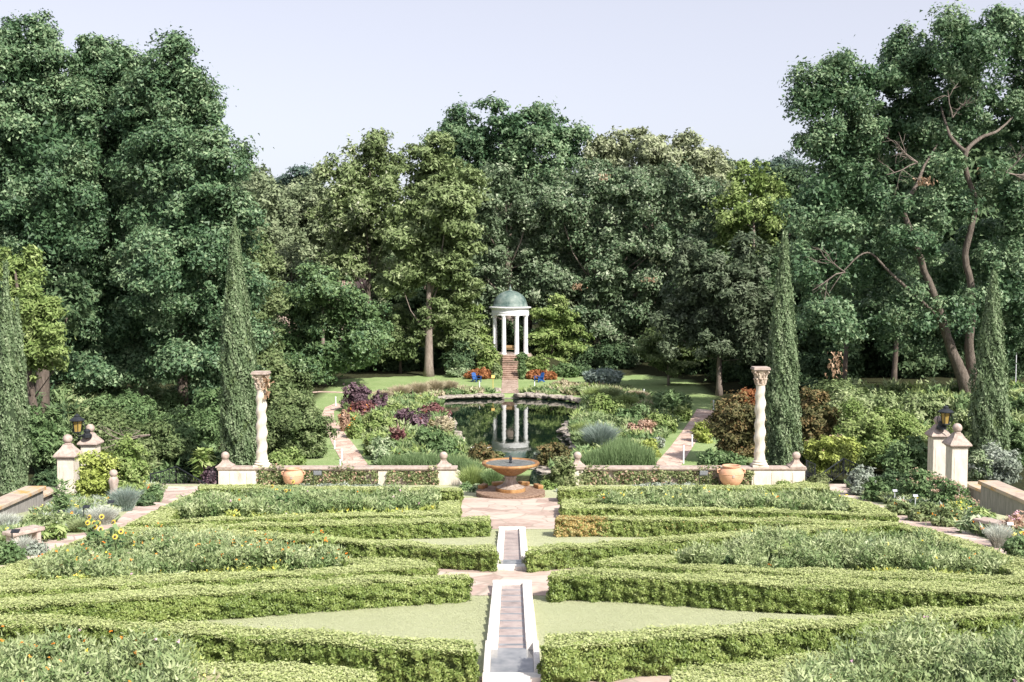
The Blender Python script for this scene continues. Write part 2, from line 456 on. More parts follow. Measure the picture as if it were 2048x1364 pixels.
def flag_mat(name, cols, scale=1.1, grout=(.33,.27,.22)):
    m, nt = newmat(name); L = nt.links.new
    tc = N(nt, 'ShaderNodeTexCoord')
    mp = N(nt, 'ShaderNodeMapping'); mp.inputs['Scale'].default_value = (1, .8, 1); L(tc.outputs['Object'], mp.inputs[0])
    ns = N(nt, 'ShaderNodeTexNoise'); ns.inputs['Scale'].default_value = 1.3; L(mp.outputs[0], ns.inputs[0])
    wv = N(nt, 'ShaderNodeMix', data_type='RGBA'); wv.inputs[0].default_value = .12; L(mp.outputs[0], wv.inputs[6]); L(ns.outputs['Color'], wv.inputs[7])
    v1 = N(nt, 'ShaderNodeTexVoronoi'); v1.inputs['Scale'].default_value = scale; L(wv.outputs[2], v1.inputs[0])
    v2 = N(nt, 'ShaderNodeTexVoronoi'); v2.feature = 'DISTANCE_TO_EDGE'; v2.inputs['Scale'].default_value = scale; L(wv.outputs[2], v2.inputs[0])
    sep = N(nt, 'ShaderNodeSeparateColor'); L(v1.outputs['Color'], sep.inputs[0])
    n2 = N(nt, 'ShaderNodeTexNoise'); n2.inputs['Scale'].default_value = 5; n2.inputs['Detail'].default_value = 8; L(mp.outputs[0], n2.inputs[0])
    ad = N(nt, 'ShaderNodeMath', operation='MULTIPLY_ADD'); ad.inputs[1].default_value = .45; ad2 = N(nt, 'ShaderNodeMath', operation='MULTIPLY'); ad2.inputs[1].default_value = .6
    L(n2.outputs[0], ad2.inputs[0]); L(sep.outputs[0], ad.inputs[0]); L(ad2.outputs[0], ad.inputs[2])
    r = ramp(nt, cols); L(ad.outputs[0], r.inputs[0])
    e = ramp(nt, [(.0,(0,0,0)),(.045,(1,1,1))]); L(v2.outputs['Distance'], e.inputs[0])
    mx = N(nt, 'ShaderNodeMix', data_type='RGBA'); L(e.outputs[0], mx.inputs[0]); mx.inputs[6].default_value = (*grout, 1); L(r.outputs[0], mx.inputs[7])
    p = N(nt, 'ShaderNodeBsdfPrincipled'); p.inputs['Roughness'].default_value = .85; L(mx.outputs[2], p.inputs['Base Color'])
    b = N(nt, 'ShaderNodeBump'); b.inputs['Strength'].default_value = .5; b.inputs['Distance'].default_value = .02; L(mx.outputs[2], b.inputs['Height']); L(b.outputs[0], p.inputs['Normal'])
    o = N(nt, 'ShaderNodeOutputMaterial'); L(p.outputs[0], o.inputs[0]); return m
PINK = [(.22,(.30,.205,.17)),(.42,(.43,.32,.27)),(.6,(.53,.42,.36)),(.85,(.58,.47,.40))]
M['flag'] = flag_mat('flagstones', PINK, 1.15)
M['flag2'] = flag_mat('path flagstones', [(.22,(.34,.24,.21)),(.45,(.50,.38,.33)),(.65,(.60,.49,.43)),(.85,(.64,.53,.46))], 1.5)
def sheet(name, pts, mat, lift=.01, sub=2.0):
    """a thin sheet following the slope, edges smoothed by splitting"""
    bm = bm_()
    P = pts
    vs = [bm.verts.new((p[0], p[1], 0)) for p in P]
    bm.faces.new(vs)
    bmesh.ops.triangulate(bm, faces=bm.faces[:])
    for _ in range(3):
        es = [e for e in bm.edges if e.calc_length() > sub]
        if not es: break
        bmesh.ops.subdivide_edges(bm, edges=es, cuts=1)
        bmesh.ops.triangulate(bm, faces=[f for f in bm.faces if len(f.verts) > 3])
    for v in bm.verts: v.co.z = float(terrain(v.co.x, v.co.y)) + lift
    bmesh.ops.recalc_face_normals(bm, faces=bm.faces[:])
    if sum(f.normal.z for f in bm.faces) < 0: bmesh.ops.reverse_faces(bm, faces=bm.faces[:])
    o = obj(name, bm, mat); o['kind'] = 'structure'; return o
def onp(L, h=0.0): return [on(x, y, h) for x, y in L]
PL = dict(lift=.012)
sheet('cross_path', onp([(700,1138),(1340,1138),(1240,1192),(860,1192)]), M['flag'])
sheet('plaza', onp([(905,996),(1135,996),(1150,1024),(1150,1058.5),(890,1058.5),(895,1024)]), M['flag'])
sheet('near_path', onp([(700,1356),(1390,1353),(1460,1440),(640,1440)]), M['flag'])
sheet('left_path', onp([(440,973),(404,1000),(300,1050),(260,1070),(170,1100),(90,1130),(-60,1175),(-160,1200),(-200,1180),(-160,1160),(0,1119),(71,1087),(130,1071),(157,1069),(239,1037),(267,1014),(325,990),(318,973)]), M['flag2'])
sheet('right_path', onp([(1612,969),(1620,1000),(1740,1040),(1850,1060),(1960,1110),(2060,1145),(2200,1190),(2260,1170),(2048,1112),(1972,1079),(1924,1062),(1883,1044),(1828,1029),(1772,1014),(1739,1003),(1706,990),(1735,968)]), M['flag2'])
def gpoly(L): return [ground(x, y) for x, y in L]
def strip_sheet(name, left, right, mat, lift=.02):
    """ribbon path between two matching lists of ground points"""
    A = gpoly(left); B = gpoly(right)
    V, Fc = [], []
    NS = 6
    pts = []
    for i in range(len(A)-1):
        for k in range(NS):
            t = k/NS; pts.append((A[i].lerp(A[i+1], t), B[i].lerp(B[i+1], t)))
    pts.append((A[-1], B[-1]))
    for a_, b_ in pts:
        for q in range(4):
            c = a_.lerp(b_, q/3); V.append((c.x, c.y, float(terrain(c.x, c.y))+lift))
    for i in range(len(pts)-1):
        for q in range(3):
            k = i*4+q; Fc.append((k, k+1, k+5, k+4))
    o = meshobj(name, V, Fc, mat); o['kind'] = 'structure'; return o
M['flag3'] = flag_mat('garden path stones', [(.22,(.36,.24,.19)),(.45,(.50,.36,.30)),(.65,(.58,.45,.38)),(.85,(.62,.50,.42))], 1.6, (.30,.22,.17))
strip_sheet('garden_path_left', [(690,936),(668,895),(650,855),(643,832),(650,815),(672,806)], [(740,936),(712,895),(686,862),(668,838),(668,822),(690,812)], M['flag3'])
strip_sheet('garden_path_right', [(1302,938),(1340,895),(1365,862),(1382,838),(1394,818)], [(1358,938),(1388,890),(1408,858),(1424,836),(1440,822)], M['flag3'])
# straight walk from the pond to the foot of the temple stairs
def rect_ribbon(name, x0, x1, y0, y1, mat, lift=.03, n=24):
    V, Fc = [], []
    for i in range(n+1):
        y = y0+(y1-y0)*i/n
        for x in (x0, x1): V.append((x, y, float(lower((x0+x1)/2, y))+lift))
    for i in range(n): Fc.append((2*i, 2*i+1, 2*i+3, 2*i+2))
    o = meshobj(name, V, Fc, mat); o['kind'] = 'structure'; return o
M['walk'] = flag_mat('brown walk stones', [(.22,(.20,.135,.10)),(.45,(.34,.25,.20)),(.65,(.43,.33,.27)),(.85,(.48,.38,.32))], 2.6, (.12,.085,.06))
rect_ribbon('temple_walk', X0-.85, X0+.85, 105.6, 117.2, M['walk'])
strip_sheet('lawn_path', [(560,783.5),(640,782.5),(700,784)], [(560,785.5),(640,784.8),(700,786.5)], M['flag3'])
strip_sheet('far_path', [(1290,700),(1330,702)], [(1290,712),(1330,712)], M['flag3'])

# ---- ponds
def water_mat():
    m, nt = newmat('pond water'); L = nt.links.new
    p = N(nt, 'ShaderNodeBsdfPrincipled'); p.inputs['Base Color'].default_value = (.006,.014,.010,1); p.inputs['Roughness'].default_value = .02
    p.inputs['IOR'].default_value = 1.4; p.inputs['Specular IOR Level'].default_value = .75
    tc = N(nt, 'ShaderNodeTexCoord'); mp = N(nt, 'ShaderNodeMapping'); mp.inputs['Scale'].default_value = (1, .35, 1); L(tc.outputs['Object'], mp.inputs[0])
    n = N(nt, 'ShaderNodeTexNoise'); n.inputs['Scale'].default_value = 2.2; n.inputs['Detail'].default_value = 3; L(mp.outputs[0], n.inputs[0])
    b = N(nt, 'ShaderNodeBump'); b.inputs['Strength'].default_value = .06; b.inputs['Distance'].default_value = .05; L(n.outputs[0], b.inputs['Height']); L(b.outputs[0], p.inputs['Normal'])
    o = N(nt, 'ShaderNodeOutputMaterial'); L(p.outputs[0], o.inputs[0]); return m
M['water'] = water_mat()
cx, cy = POND.mean(0)
PW = [((x-cx)*1.03+cx, (y-cy)*1.01+cy) for x, y in POND]
meshobj('pond_water', [(x, y, 0) for x, y in PW], [list(range(len(PW)))], M['water'])['kind'] = 'structure'
SP = [level(x, y, .42) for x, y in [(1066,938),(1120,938),(1112,975),(1056,975)]]
meshobj('small_pool_water', [tuple(p) for p in SP], [[3,2,1,0]], M['water'])['kind'] = 'structure'

# ================================================================== hedges
def lerp_strip(S, n=40):
    S = np.array(S, float); x = np.linspace(S[0, 0], S[-1, 0], n)
    return np.stack([x, np.interp(x, S[:, 0], S[:, 1]), np.interp(x, S[:, 0], S[:, 2])], 1)
def hedge(strips, polys, h, label, dry=None, cat='hedge'):
    """strips: (x, back y, front y) sightings of the clipped top; polys: extra top outlines"""
    bm = bm_(); C, Nn, Sz, Tp = [], [], [], []
    outl = []
    for S in strips:
        q = lerp_strip(S)
        Bk = [on(a, b, h) for a, b, c in q]; Fr = [on(a, c, h) for a, b, c in q]
        outl.append((Bk, Fr))
    for P in polys:
        pts = onp(P, h)
        outl.append((None, pts))
    def wob(p): return math.sin(p.x*2.1+p.y)*.02+math.sin(p.x*5.3+p.y*3)*.015
    def top_quad(a, b, c, d):
        pass
    for Bk, Fr in outl:
        if Bk is not None:
            loop = Fr + Bk[::-1]
        else:
            loop = Fr
        # orientation
        ar = sum(loop[i].x*loop[(i+1) % len(loop)].y - loop[(i+1) % len(loop)].x*loop[i].y for i in range(len(loop)))
        if ar < 0: loop = loop[::-1]
        cen = sum(loop, Vector())/len(loop)
        n = len(loop)
        # inset core
        nor = []
        for i in range(n):
            e = loop[(i+1) % n]-loop[i-1]; nor.append(Vector((e.y, -e.x, 0)).normalized())
        ins = [loop[i]-nor[i]*.05 for i in range(n)]
        if Bk is not None:
            m = len(Bk)
            A, B = [], []
            for i_, (p_, q_) in enumerate(zip(Bk, Fr)):
                w_ = (q_-p_); l_ = max(w_.length, 1e-3); k_ = min(.3, .11/l_)
                A.append(p_+w_*k_); B.append(q_-w_*k_)
            for X_ in (A, B):
                for e_, f_ in ((0, 1), (-1, -2)):
                    v_ = (X_[f_]-X_[e_]).normalized(); X_[e_] = X_[e_]+v_*.11
            va = [bm.verts.new((p.x, p.y, p.z-.03)) for p in A]; vb = [bm.verts.new((p.x, p.y, p.z-.03)) for p in B]
            vc = [bm.verts.new((p.x, p.y, par(p.y)-.05)) for p in A]; vd = [bm.verts.new((p.x, p.y, par(p.y)-.05)) for p in B]
            for i in range(m-1):
                bm.faces.new((vb[i], vb[i+1], va[i+1], va[i])); bm.faces.new((vd[i], vd[i+1], vb[i+1], vb[i])); bm.faces.new((va[i], va[i+1], vc[i+1], vc[i]))
            bm.faces.new((vd[0], vb[0], va[0], vc[0])); bm.faces.new((vb[-1], vd[-1], vc[-1], va[-1]))
            tris = []
            for i in range(m-1): tris += [(Fr[i], Fr[i+1], Bk[i+1]), (Fr[i], Bk[i+1], Bk[i])]
        else:
            prism(bm, [(p.x+(cen.x-p.x)*min(.3, .12/max((cen-p).length, .1)), p.y+(cen.y-p.y)*min(.3, .12/max((cen-p).length, .1))) for p in loop], lambda x, y: par(y)-.05, lambda x, y: par(y)+h-.03)
            b2 = bmesh.new(); f = b2.faces.new([b2.verts.new(p) for p in loop]); bmesh.ops.triangulate(b2, faces=[f])
            tris = [tuple(v.co.copy() for v in f.verts) for f in b2.faces]; b2.free()
        D = cen.y
        s = max(.034, 1.75*D/1100)
        for t in tris:
            ar = (t[1]-t[0]).cross(t[2]-t[0]).length/2
            sz = max(.026, 1.3*t[0].y/1100)
            k = rng.poisson(ar*3.4/(.9*sz*sz))
            if not k: continue
            u = rng.random((k, 2)); fl = u.sum(1) > 1; u[fl] = 1-u[fl]
            p = np.array(t[0])+u[:, :1]*np.array(t[1]-t[0])+u[:, 1:]*np.array(t[2]-t[0])
            bump = .018*field(p, 1.4, 5)+.010*field(p, .3, 6)
            p[:, 2] += rng.uniform(-.035, .03, k) + bump + (rng.random(k) < .06)*rng.uniform(0, .06, k)
            C.append(p); Nn.append(np.array([0,0,1.0])+rng.normal(size=(k, 3))*.30); Sz.append(sz*rng.uniform(.7, 1.25, k)); Tp.append(np.ones(k))
        for i in range(n):
            a_, b_ = loop[i], loop[(i+1) % n]
            L_ = (b_-a_).length
            if L_ < 1e-3: continue
            e = (b_-a_).normalized(); no = np.array([e.y, -e.x, 0])
            sz = max(.028, 1.35*a_.y/1100)
            facing = no[1] < .35
            k = rng.poisson(L_*h*(5.2 if facing else 1.2)/(.9*sz*sz))
            if not k: continue
            t = rng.random(k)[:, None]; hh = rng.random(k)**.9
            p = np.array(a_)*(1-t)+np.array(b_)*t
            p[:, 2] = par(p[:, 1])+hh*h
            # shallow clumps and hollows across the clipped face
            s_ = (p[:, 0]*e.x+p[:, 1]*e.y)
            rel = .03*field(p, .55, 3)+.03*field(p, .22, 4)
            keep = rng.random(k) < np.clip(.96+rel*4, .6, 1)
            rnd_round = -.05*np.clip((hh-.85)/.15, 0, 1)-.03*np.clip((.15-hh)/.15, 0, 1)
            p += no*(rel+rnd_round+rng.uniform(-.10, .02, k))[:, None]
            nn = no+rng.normal(size=(k, 3))*.5+np.array([0,0,.08])
            C.append(p[keep]); Nn.append(nn[keep]); Sz.append((sz*rng.uniform(.7, 1.3, k))[keep]); Tp.append(np.zeros(keep.sum()))
    C = np.concatenate(C); Nn = np.concatenate(Nn); Sz = np.concatenate(Sz); Tp = np.concatenate(Tp)
    rd = np.clip(rng.normal(.5, .2, len(C))+.10*field(C, 1.6, 7)+.10*field(C, .35, 8), 0, 1)
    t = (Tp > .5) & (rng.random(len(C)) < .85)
    sets = [(C[t], Nn[t], Sz[t], 1.0, rd[t], LM('boxtop_lit'), None), (C[~t], Nn[~t], Sz[~t], 1.0, rd[~t], LM('box'), None)]
    if dry is not None:
        d = dry(C) > rng.random(len(C))
        sets = [(C[t & ~d], Nn[t & ~d], Sz[t & ~d], 1.0, rd[t & ~d], LM('boxtop_lit'), None), (C[~t & ~d], Nn[~t & ~d], Sz[~t & ~d], 1.0, rd[~t & ~d], LM('box'), None),
                (C[d], Nn[d], Sz[d], 1.0, rd[d], LM('dry'), None)]
    base = sum((p for Bk, Fr in outl for p in Fr), Vector())/sum(len(Fr) for _, Fr in outl)
    base.z = par(base.y)
    o = empty('box_hedge', base, label, cat, 'clipped box hedges of the parterre')
    bmesh.ops.translate(bm, verts=bm.verts[:], vec=-base)
    bmesh.ops.recalc_face_normals(bm, faces=bm.faces[:])
    obj('stems', bm, M['hedge_core'], o)
    me = leaf_mesh('foliage', [(c-np.array(base), *r) for c, *r in sets])
    add_mesh('foliage', me, o)
    return o
hedge([[(400,971,979),(447,970,978),(600,973,980),(870,976,982),(921,977,983)]], [], .5, 'straight low hedge between the stone balustrade left of the fountain and a flower bed')
hedge([[(255,1047,1051),(335,1040,1046),(500,1033,1039),(700,1027,1034),(850,1022,1031),(919,1018,1029)]],
      [[(880,1004),(919,1003),(919,1020),(876,1024)], [(398,981),(412,984),(352,1022),(335,1042),(255,1050),(310,1022)]], .34,
      'low hedge rim round the flower bed in front of the left stretch of balustrade')
hedge([[(350,1051,1055),(500,1047,1054),(700,1041,1050),(850,1037,1047),(979,1034,1043)]], [], .45, 'clipped hedge whose tip touches the plaza on the left, above the small lawn wedge')
hedge([[(230,1056,1066),(350,1056,1064),(500,1064,1073),(650,1074,1083),(800,1083,1093),(900,1091,1100),(991,1094,1104)]], [], .47, 'clipped hedge ending square beside the far stone rill on its left side')
hedge([[(-80,1172,1192),(0,1166,1184),(260,1154,1170),(520,1143,1157),(700,1136,1147),(800,1132,1140),(871,1129,1134)]],
      [[(-80,1160),(0,1136),(60,1122),(150,1085),(230,1060),(262,1064),(205,1085),(115,1126),(60,1147),(0,1165),(-80,1180)], [(690,1118),(760,1117),(820,1122),(866,1129),(800,1134),(690,1140),(700,1130),(720,1126),(690,1124)]], .34,
      'low hedge rim round the orange flower bed with the sunflowers')
hedge([[(-80,1199,1223),(0,1197,1218),(250,1182,1200),(500,1167,1185),(750,1155,1168),(938,1149,1157)]], [], .47, 'clipped hedge pointing at the flagstone crossing from the left, over the big lawn wedge')
hedge([[(-80,1230,1247),(0,1231,1249),(250,1242,1260),(500,1255,1277),(750,1271,1295),(946,1286,1307)]], [], .52, 'thick clipped hedge with a worn bare end, beside the near stone rill on its left')
hedge([[(375,1328,1385),(560,1330,1385),(752,1344,1375)]], [[(375,1330),(300,1400),(100,1500),(375,1500),(740,1420),(752,1376)]], .36, 'cut-off hedge at the bottom left edge next to the orange flowers')
hedge([[(1118,974,980),(1300,973,979),(1540,971,978),(1612,965,978),(1640,966,979),(1655,971,980)]], [], .5, 'straight low hedge between the stone balustrade right of the fountain and a flower bed')
hedge([[(1125,1010,1018),(1300,1013,1020),(1540,1020,1025),(1700,1025,1031),(1793,1030,1035)]],
      [[(1124,1000),(1165,1000),(1168,1014),(1124,1014)], [(1160,1000),(1230,999),(1230,1003),(1160,1004)], [(1655,985),(1693,995),(1757,1012),(1793,1032),(1740,1031),(1705,1020),(1690,1003),(1655,992)]], .34,
      'low hedge rim round the flower bed in front of the terracotta jar')
hedge([[(1113,1035,1041),(1200,1032,1040),(1300,1034,1041),(1430,1036,1044),(1540,1037,1045),(1650,1041,1048),(1740,1045,1049)]], [], .5,
      'clipped hedge with a dry brown end next to the plaza', dry=lambda C: np.clip((2.95-C[:, 0])*1.5, 0, .75)*(C[:, 1] < 39)+.02)
hedge([[(1057,1095,1106),(1150,1088,1098),(1274,1080,1090),(1400,1069,1080),(1540,1057,1069),(1700,1047,1057),(1795,1044,1050)]], [], .47, 'clipped hedge ending square beside the far stone rill on its right side')
hedge([[(1190,1123,1128),(1325,1127,1136),(1540,1136,1146),(1780,1143,1156),(2048,1157,1167),(2130,1162,1174)]],
      [[(1190,1125),(1230,1117),(1340,1112),(1350,1119),(1310,1126),(1200,1130)], [(1795,1046),(1860,1060),(1960,1090),(2048,1122),(2130,1150),(2130,1175),(2035,1155),(1990,1122),(1900,1090),(1840,1066),(1785,1054)]], .34,
      'low hedge rim round the tall green flower bed with two red blooms')
hedge([[(1102,1147,1155),(1140,1139,1152),(1274,1143,1157),(1540,1151,1173),(1780,1161,1181),(2048,1172,1192),(2130,1176,1198)]], [], .5, 'clipped hedge pointing at the flagstone crossing from the right, over the big lawn wedge')
hedge([[(1089,1274,1298),(1274,1260,1282),(1524,1245,1266),(1774,1227,1247),(2048,1207,1229),(2130,1203,1224)]], [], .54, 'thick clipped hedge with a full leafy end, beside the near stone rill on its right')
hedge([[(1345,1344,1392),(1450,1327,1392),(1560,1317,1380),(1700,1305,1375)]], [[(1345,1392),(1350,1400),(1600,1500),(1900,1500),(1800,1310),(1700,1306)]], .36, 'cut-off hedge at the bottom right edge below the tall flower bed')

# ================================================================== beds of mixed flowers
def bed(name, poly, hgt, mats, label, flowers=(), dens=1.0, hvar=.35, leafk=1.5, clump=.35, wild=False):
    P = np.array([list(ground(x, y) if wild else on(x, y))[:2] for x, y in poly])
    gz = (lambda x, y: float(terrain(x, y))) if wild else (lambda x, y: par(y))
    lo, hi = P.min(0), P.max(0)
    A = abs(sum(P[i-1][0]*P[i][1]-P[i][0]*P[i-1][1] for i in range(len(P))))/2
    D = P[:, 1].mean()
    s = max(.03, leafk*D/1100)
    def sample(n):
        out = []
        while sum(map(len, out)) < n:
            q = rng.uniform(lo, hi, (n*2, 2)); out.append(q[inside(P, q[:, 0], q[:, 1])])
        return np.concatenate(out)[:n]
    npl = int(A/(clump*clump)*1.6*dens)
    pos = sample(npl)
    C, Nn, Rd, Ax, Mi = [], [], [], [], []
    FC = {f: [] for f, _ in flowers}
    if wild:
        pos = pos[~inside(POND, pos[:, 0], pos[:, 1])]
        zz = terrain(pos[:, 0], pos[:, 1]); fl = field(np.column_stack([pos, pos[:, 0]*0]), 5.5, 11)
    else: zz = par(pos[:, 1]); fl = pos[:, 0]*0
    for (x, y), z_, f_ in zip(pos, zz, fl):
        hh = hgt*(1+hvar*math.sin(x*1.3+y*.9)*.6+hvar*.5*math.sin(x*3.1-y*2.3)+rng.normal()*hvar*.4)
        hh = max(hh, hgt*.35)
        n = int(2.6*clump*clump*hh*6/(.9*s*s)*.17)+12
        t = rng.random(n)**.75
        ang = rng.uniform(0, 2*math.pi, n); rr = clump*.75*rng.random(n)**.5*(.35+.65*t)
        c = np.stack([x+np.cos(ang)*rr, y+np.sin(ang)*rr, z_+t*hh*rng.uniform(.85, 1.1, n)], 1)
        ax = np.stack([np.cos(ang)*.5, np.sin(ang)*.5, rng.uniform(.2, 1.3, n)], 1)
        C.append(c); Ax.append(ax); Nn.append(rdir(n)+np.array([.1,-.4,.5])); Rd.append(rng.normal(-.02+.75*t+rng.normal()*.13, .15, n))  # leaves darken towards the foot, shade between plants painted into the tone
        Mi.append(np.full(n, rng.integers(len(mats)) if not wild else int(np.clip((f_*.35+.5+rng.normal()*.12)*len(mats), 0, len(mats)-1))))
        for f, pr in flowers:
            k = rng.poisson(pr)
            if k:
                FC[f].append(np.stack([x+rng.normal(size=k)*clump*.5, y+rng.normal(size=k)*clump*.5, z_+hh*rng.uniform(.8, 1.15, k)], 1))
    C = np.concatenate(C); Nn = np.concatenate(Nn); Rd = np.concatenate(Rd); Ax = np.concatenate(Ax); Mi = np.concatenate(Mi)
    base = np.array([P[:, 0].mean(), D, gz(P[:, 0].mean(), D)])
    sets = []
    for i, m in enumerate(mats):
        k = Mi == i
        sets.append((C[k]-base, Nn[k], s*rng.uniform(.7, 1.3, k.sum()), 1.7, Rd[k], LM(m), unit(Ax[k])))
    for f, v in FC.items():
        if v:
            c = np.concatenate(v); c = np.repeat(c, 4, 0)+rng.normal(size=(len(c)*4, 3))*s*.35
            sets.append((c-base, np.array([0,-.6,1.0])+rng.normal(size=(len(c), 3))*.5, s*.8*rng.uniform(.7, 1.2, len(c)), .9, rng.random(len(c)), LM(f), None))
    o = add_mesh(name, leaf_mesh(name, sets), None, tuple(base))
    tag(o, label, 'flower bed', kind='stuff'); return o
bed('bedding_plants', [(345,1036),(430,1008),(600,1005),(870,1009),(883,1022),(850,1026),(700,1036),(500,1041),(380,1042)], .5, ['bed','beddk'], 'dense green bedding plants behind the low hedge, left of the plaza', [('f_or', .02), ('f_pk', .02)])
bed('bedding_plants', [(440,1034),(600,1030),(700,1028),(880,1018),(880,1028),(700,1037),(560,1041),(440,1043)], .22, ['acid','acid','fresh'], 'strip of low yellow-green foliage along the front of the bed left of the plaza', [('f_ye', .3)], dens=.8)
bed('bedding_plants', [(60,1178),(110,1146),(230,1106),(400,1100),(560,1108),(640,1120),(690,1132),(690,1140),(600,1148),(400,1160),(200,1178)], .47, ['bed','beddk','bed'], 'long bed of green stems dotted with orange flowers left of the far rill', [('f_or', .4), ('f_pk', .03), ('f_ye', .06)])
bed('bedding_plants', [(60,1172),(300,1160),(500,1145),(640,1140),(640,1150),(400,1166),(100,1184)], .2, ['acid','fresh'], 'low yellow blooming edging along the front of the orange flower bed', [('f_ye', .8)], dens=.7)
bed('bedding_plants', [(-100,1320),(60,1325),(200,1345),(330,1370),(380,1400),(380,1560),(-100,1560)], .55, ['bed','beddk','bed'], 'orange flowered bed at the bottom left edge', [('f_or', .35), ('f_pk', .04), ('f_ye', .08)])
bed('bedding_plants', [(300,1350),(400,1355),(420,1380),(400,1440),(330,1440)], .3, ['acid','fresh','tan'], 'patch of yellow low flowers between the bottom left hedge and the orange flowers', [('f_ye', .5)])
bed('bedding_plants', [(1205,1024),(1213,1008),(1400,1006),(1662,1014),(1700,1028),(1695,1034),(1540,1031),(1300,1028)], .5, ['beddk','bed','bed'], 'dense green bedding plants behind the low hedge, between plaza and terracotta jar', [('f_or', .03), ('f_ye', .05)])
bed('bedding_plants', [(1300,1022),(1560,1024),(1560,1032),(1300,1029)], .2, ['acid','fresh'], 'thin yellow-green edging in front of the bed by the terracotta jar', [('f_ye', .3)], dens=.7)
bed('bedding_plants', [(1340,1146),(1395,1122),(1480,1114),(1600,1106),(1800,1104),(1900,1122),(1975,1146),(2030,1162),(1900,1166),(1700,1157),(1500,1151)], .52, ['bed','bed','beddk'], 'large bed of tall feathery green plants right of the far rill', [('f_or', .03), ('f_ye', .04)])
bed('bedding_plants', [(1620,1152),(1720,1156),(1960,1162),(1960,1170),(1620,1162)], .2, ['acid','fresh'], 'low yellow edging along the front of the tall feathery bed', [('f_ye', .5)], dens=.7)
bed('bedding_plants', [(1630,1400),(1700,1375),(1850,1355),(2140,1340),(2140,1560),(1560,1560)], .62, ['bed','beddk','bed'], 'tall feathery green plants with pink specks at the bottom right edge', [('f_pk', .08), ('f_or', .03)])

G1 = ['fresh','green','bed','fresh','bed','green','beddk']
bed('undergrowth', [(690,806),(720,795),(860,806),(884,816),(886,840),(898,866),(915,895),(950,926),(985,938),(970,948),(780,948),(757,918),(730,885),(705,850)], .5, G1, 'continuous mixed planting covering the bank between purple bushes and pond', [('f_or', .03)], leafk=2.2, clump=.6, wild=True, hvar=.6)
bed('undergrowth', [(1170,800),(1240,792),(1365,806),(1372,826),(1352,850),(1330,876),(1305,906),(1285,946),(1100,948),(1125,935),(1158,912),(1150,888),(1143,868),(1150,846),(1168,824)], .5, ['bed','fresh','green','fresh','green','bed','beddk'], 'continuous mixed planting covering the bank between pond and maple side brick path', [], leafk=2.2, clump=.6, wild=True, hvar=.6)
bed('undergrowth', [(1045,789),(1130,789),(1190,798),(1280,792),(1260,776),(1180,772),(1100,776),(1045,783)], .3, ['bed','fresh','tan','bed'], 'hazy low planting along the far pond bank behind the boulders', [], leafk=2.0, clump=.6, wild=True)
bed('undergrowth', [(740,797),(850,798),(900,790),(985,786),(985,782),(900,779),(760,788)], .3, ['tan','bed','tan','green'], 'pale grassy planting along the far pond bank below the tan grasses', [], leafk=2.0, clump=.6, wild=True)
bed('undergrowth', [(60,950),(420,950),(450,900),(440,840),(300,800),(40,800)], .9, ['green','bed','yew','green','dark'], 'tangled shrubby ground cover on the bank below the shady oaks', [], leafk=2.6, clump=.9, wild=True, hvar=.7, dens=.8)
bed('undergrowth', [(1610,930),(1640,850),(1620,810),(1850,800),(2080,800),(2080,930)], .9, ['green','bed','fresh','green','bed'], 'tangled shrubby ground cover on the bank below the great oak', [], leafk=2.6, clump=.9, wild=True, hvar=.7, dens=.8)
bed('undergrowth', [(30,1090),(150,1062),(230,1030),(330,982),(300,970),(180,985),(90,1022),(-30,1085)], .24, ['bed','silver','green','bed'], 'mixed grey and green ground cover of the border behind the pale stone bench', [('f_ye', .05), ('f_or', .05)], leafk=1.9, clump=.4)
bed('undergrowth', [(1692,975),(1745,1000),(1830,1027),(1925,1060),(1975,1078),(2060,1110),(2100,1100),(1975,1048),(1900,1003),(1760,970)], .3, ['bed','green','bed','silver'], 'mixed green ground cover of the border around the pink sedum', [('f_ye', .08), ('f_or', .1)], leafk=1.9, clump=.4)
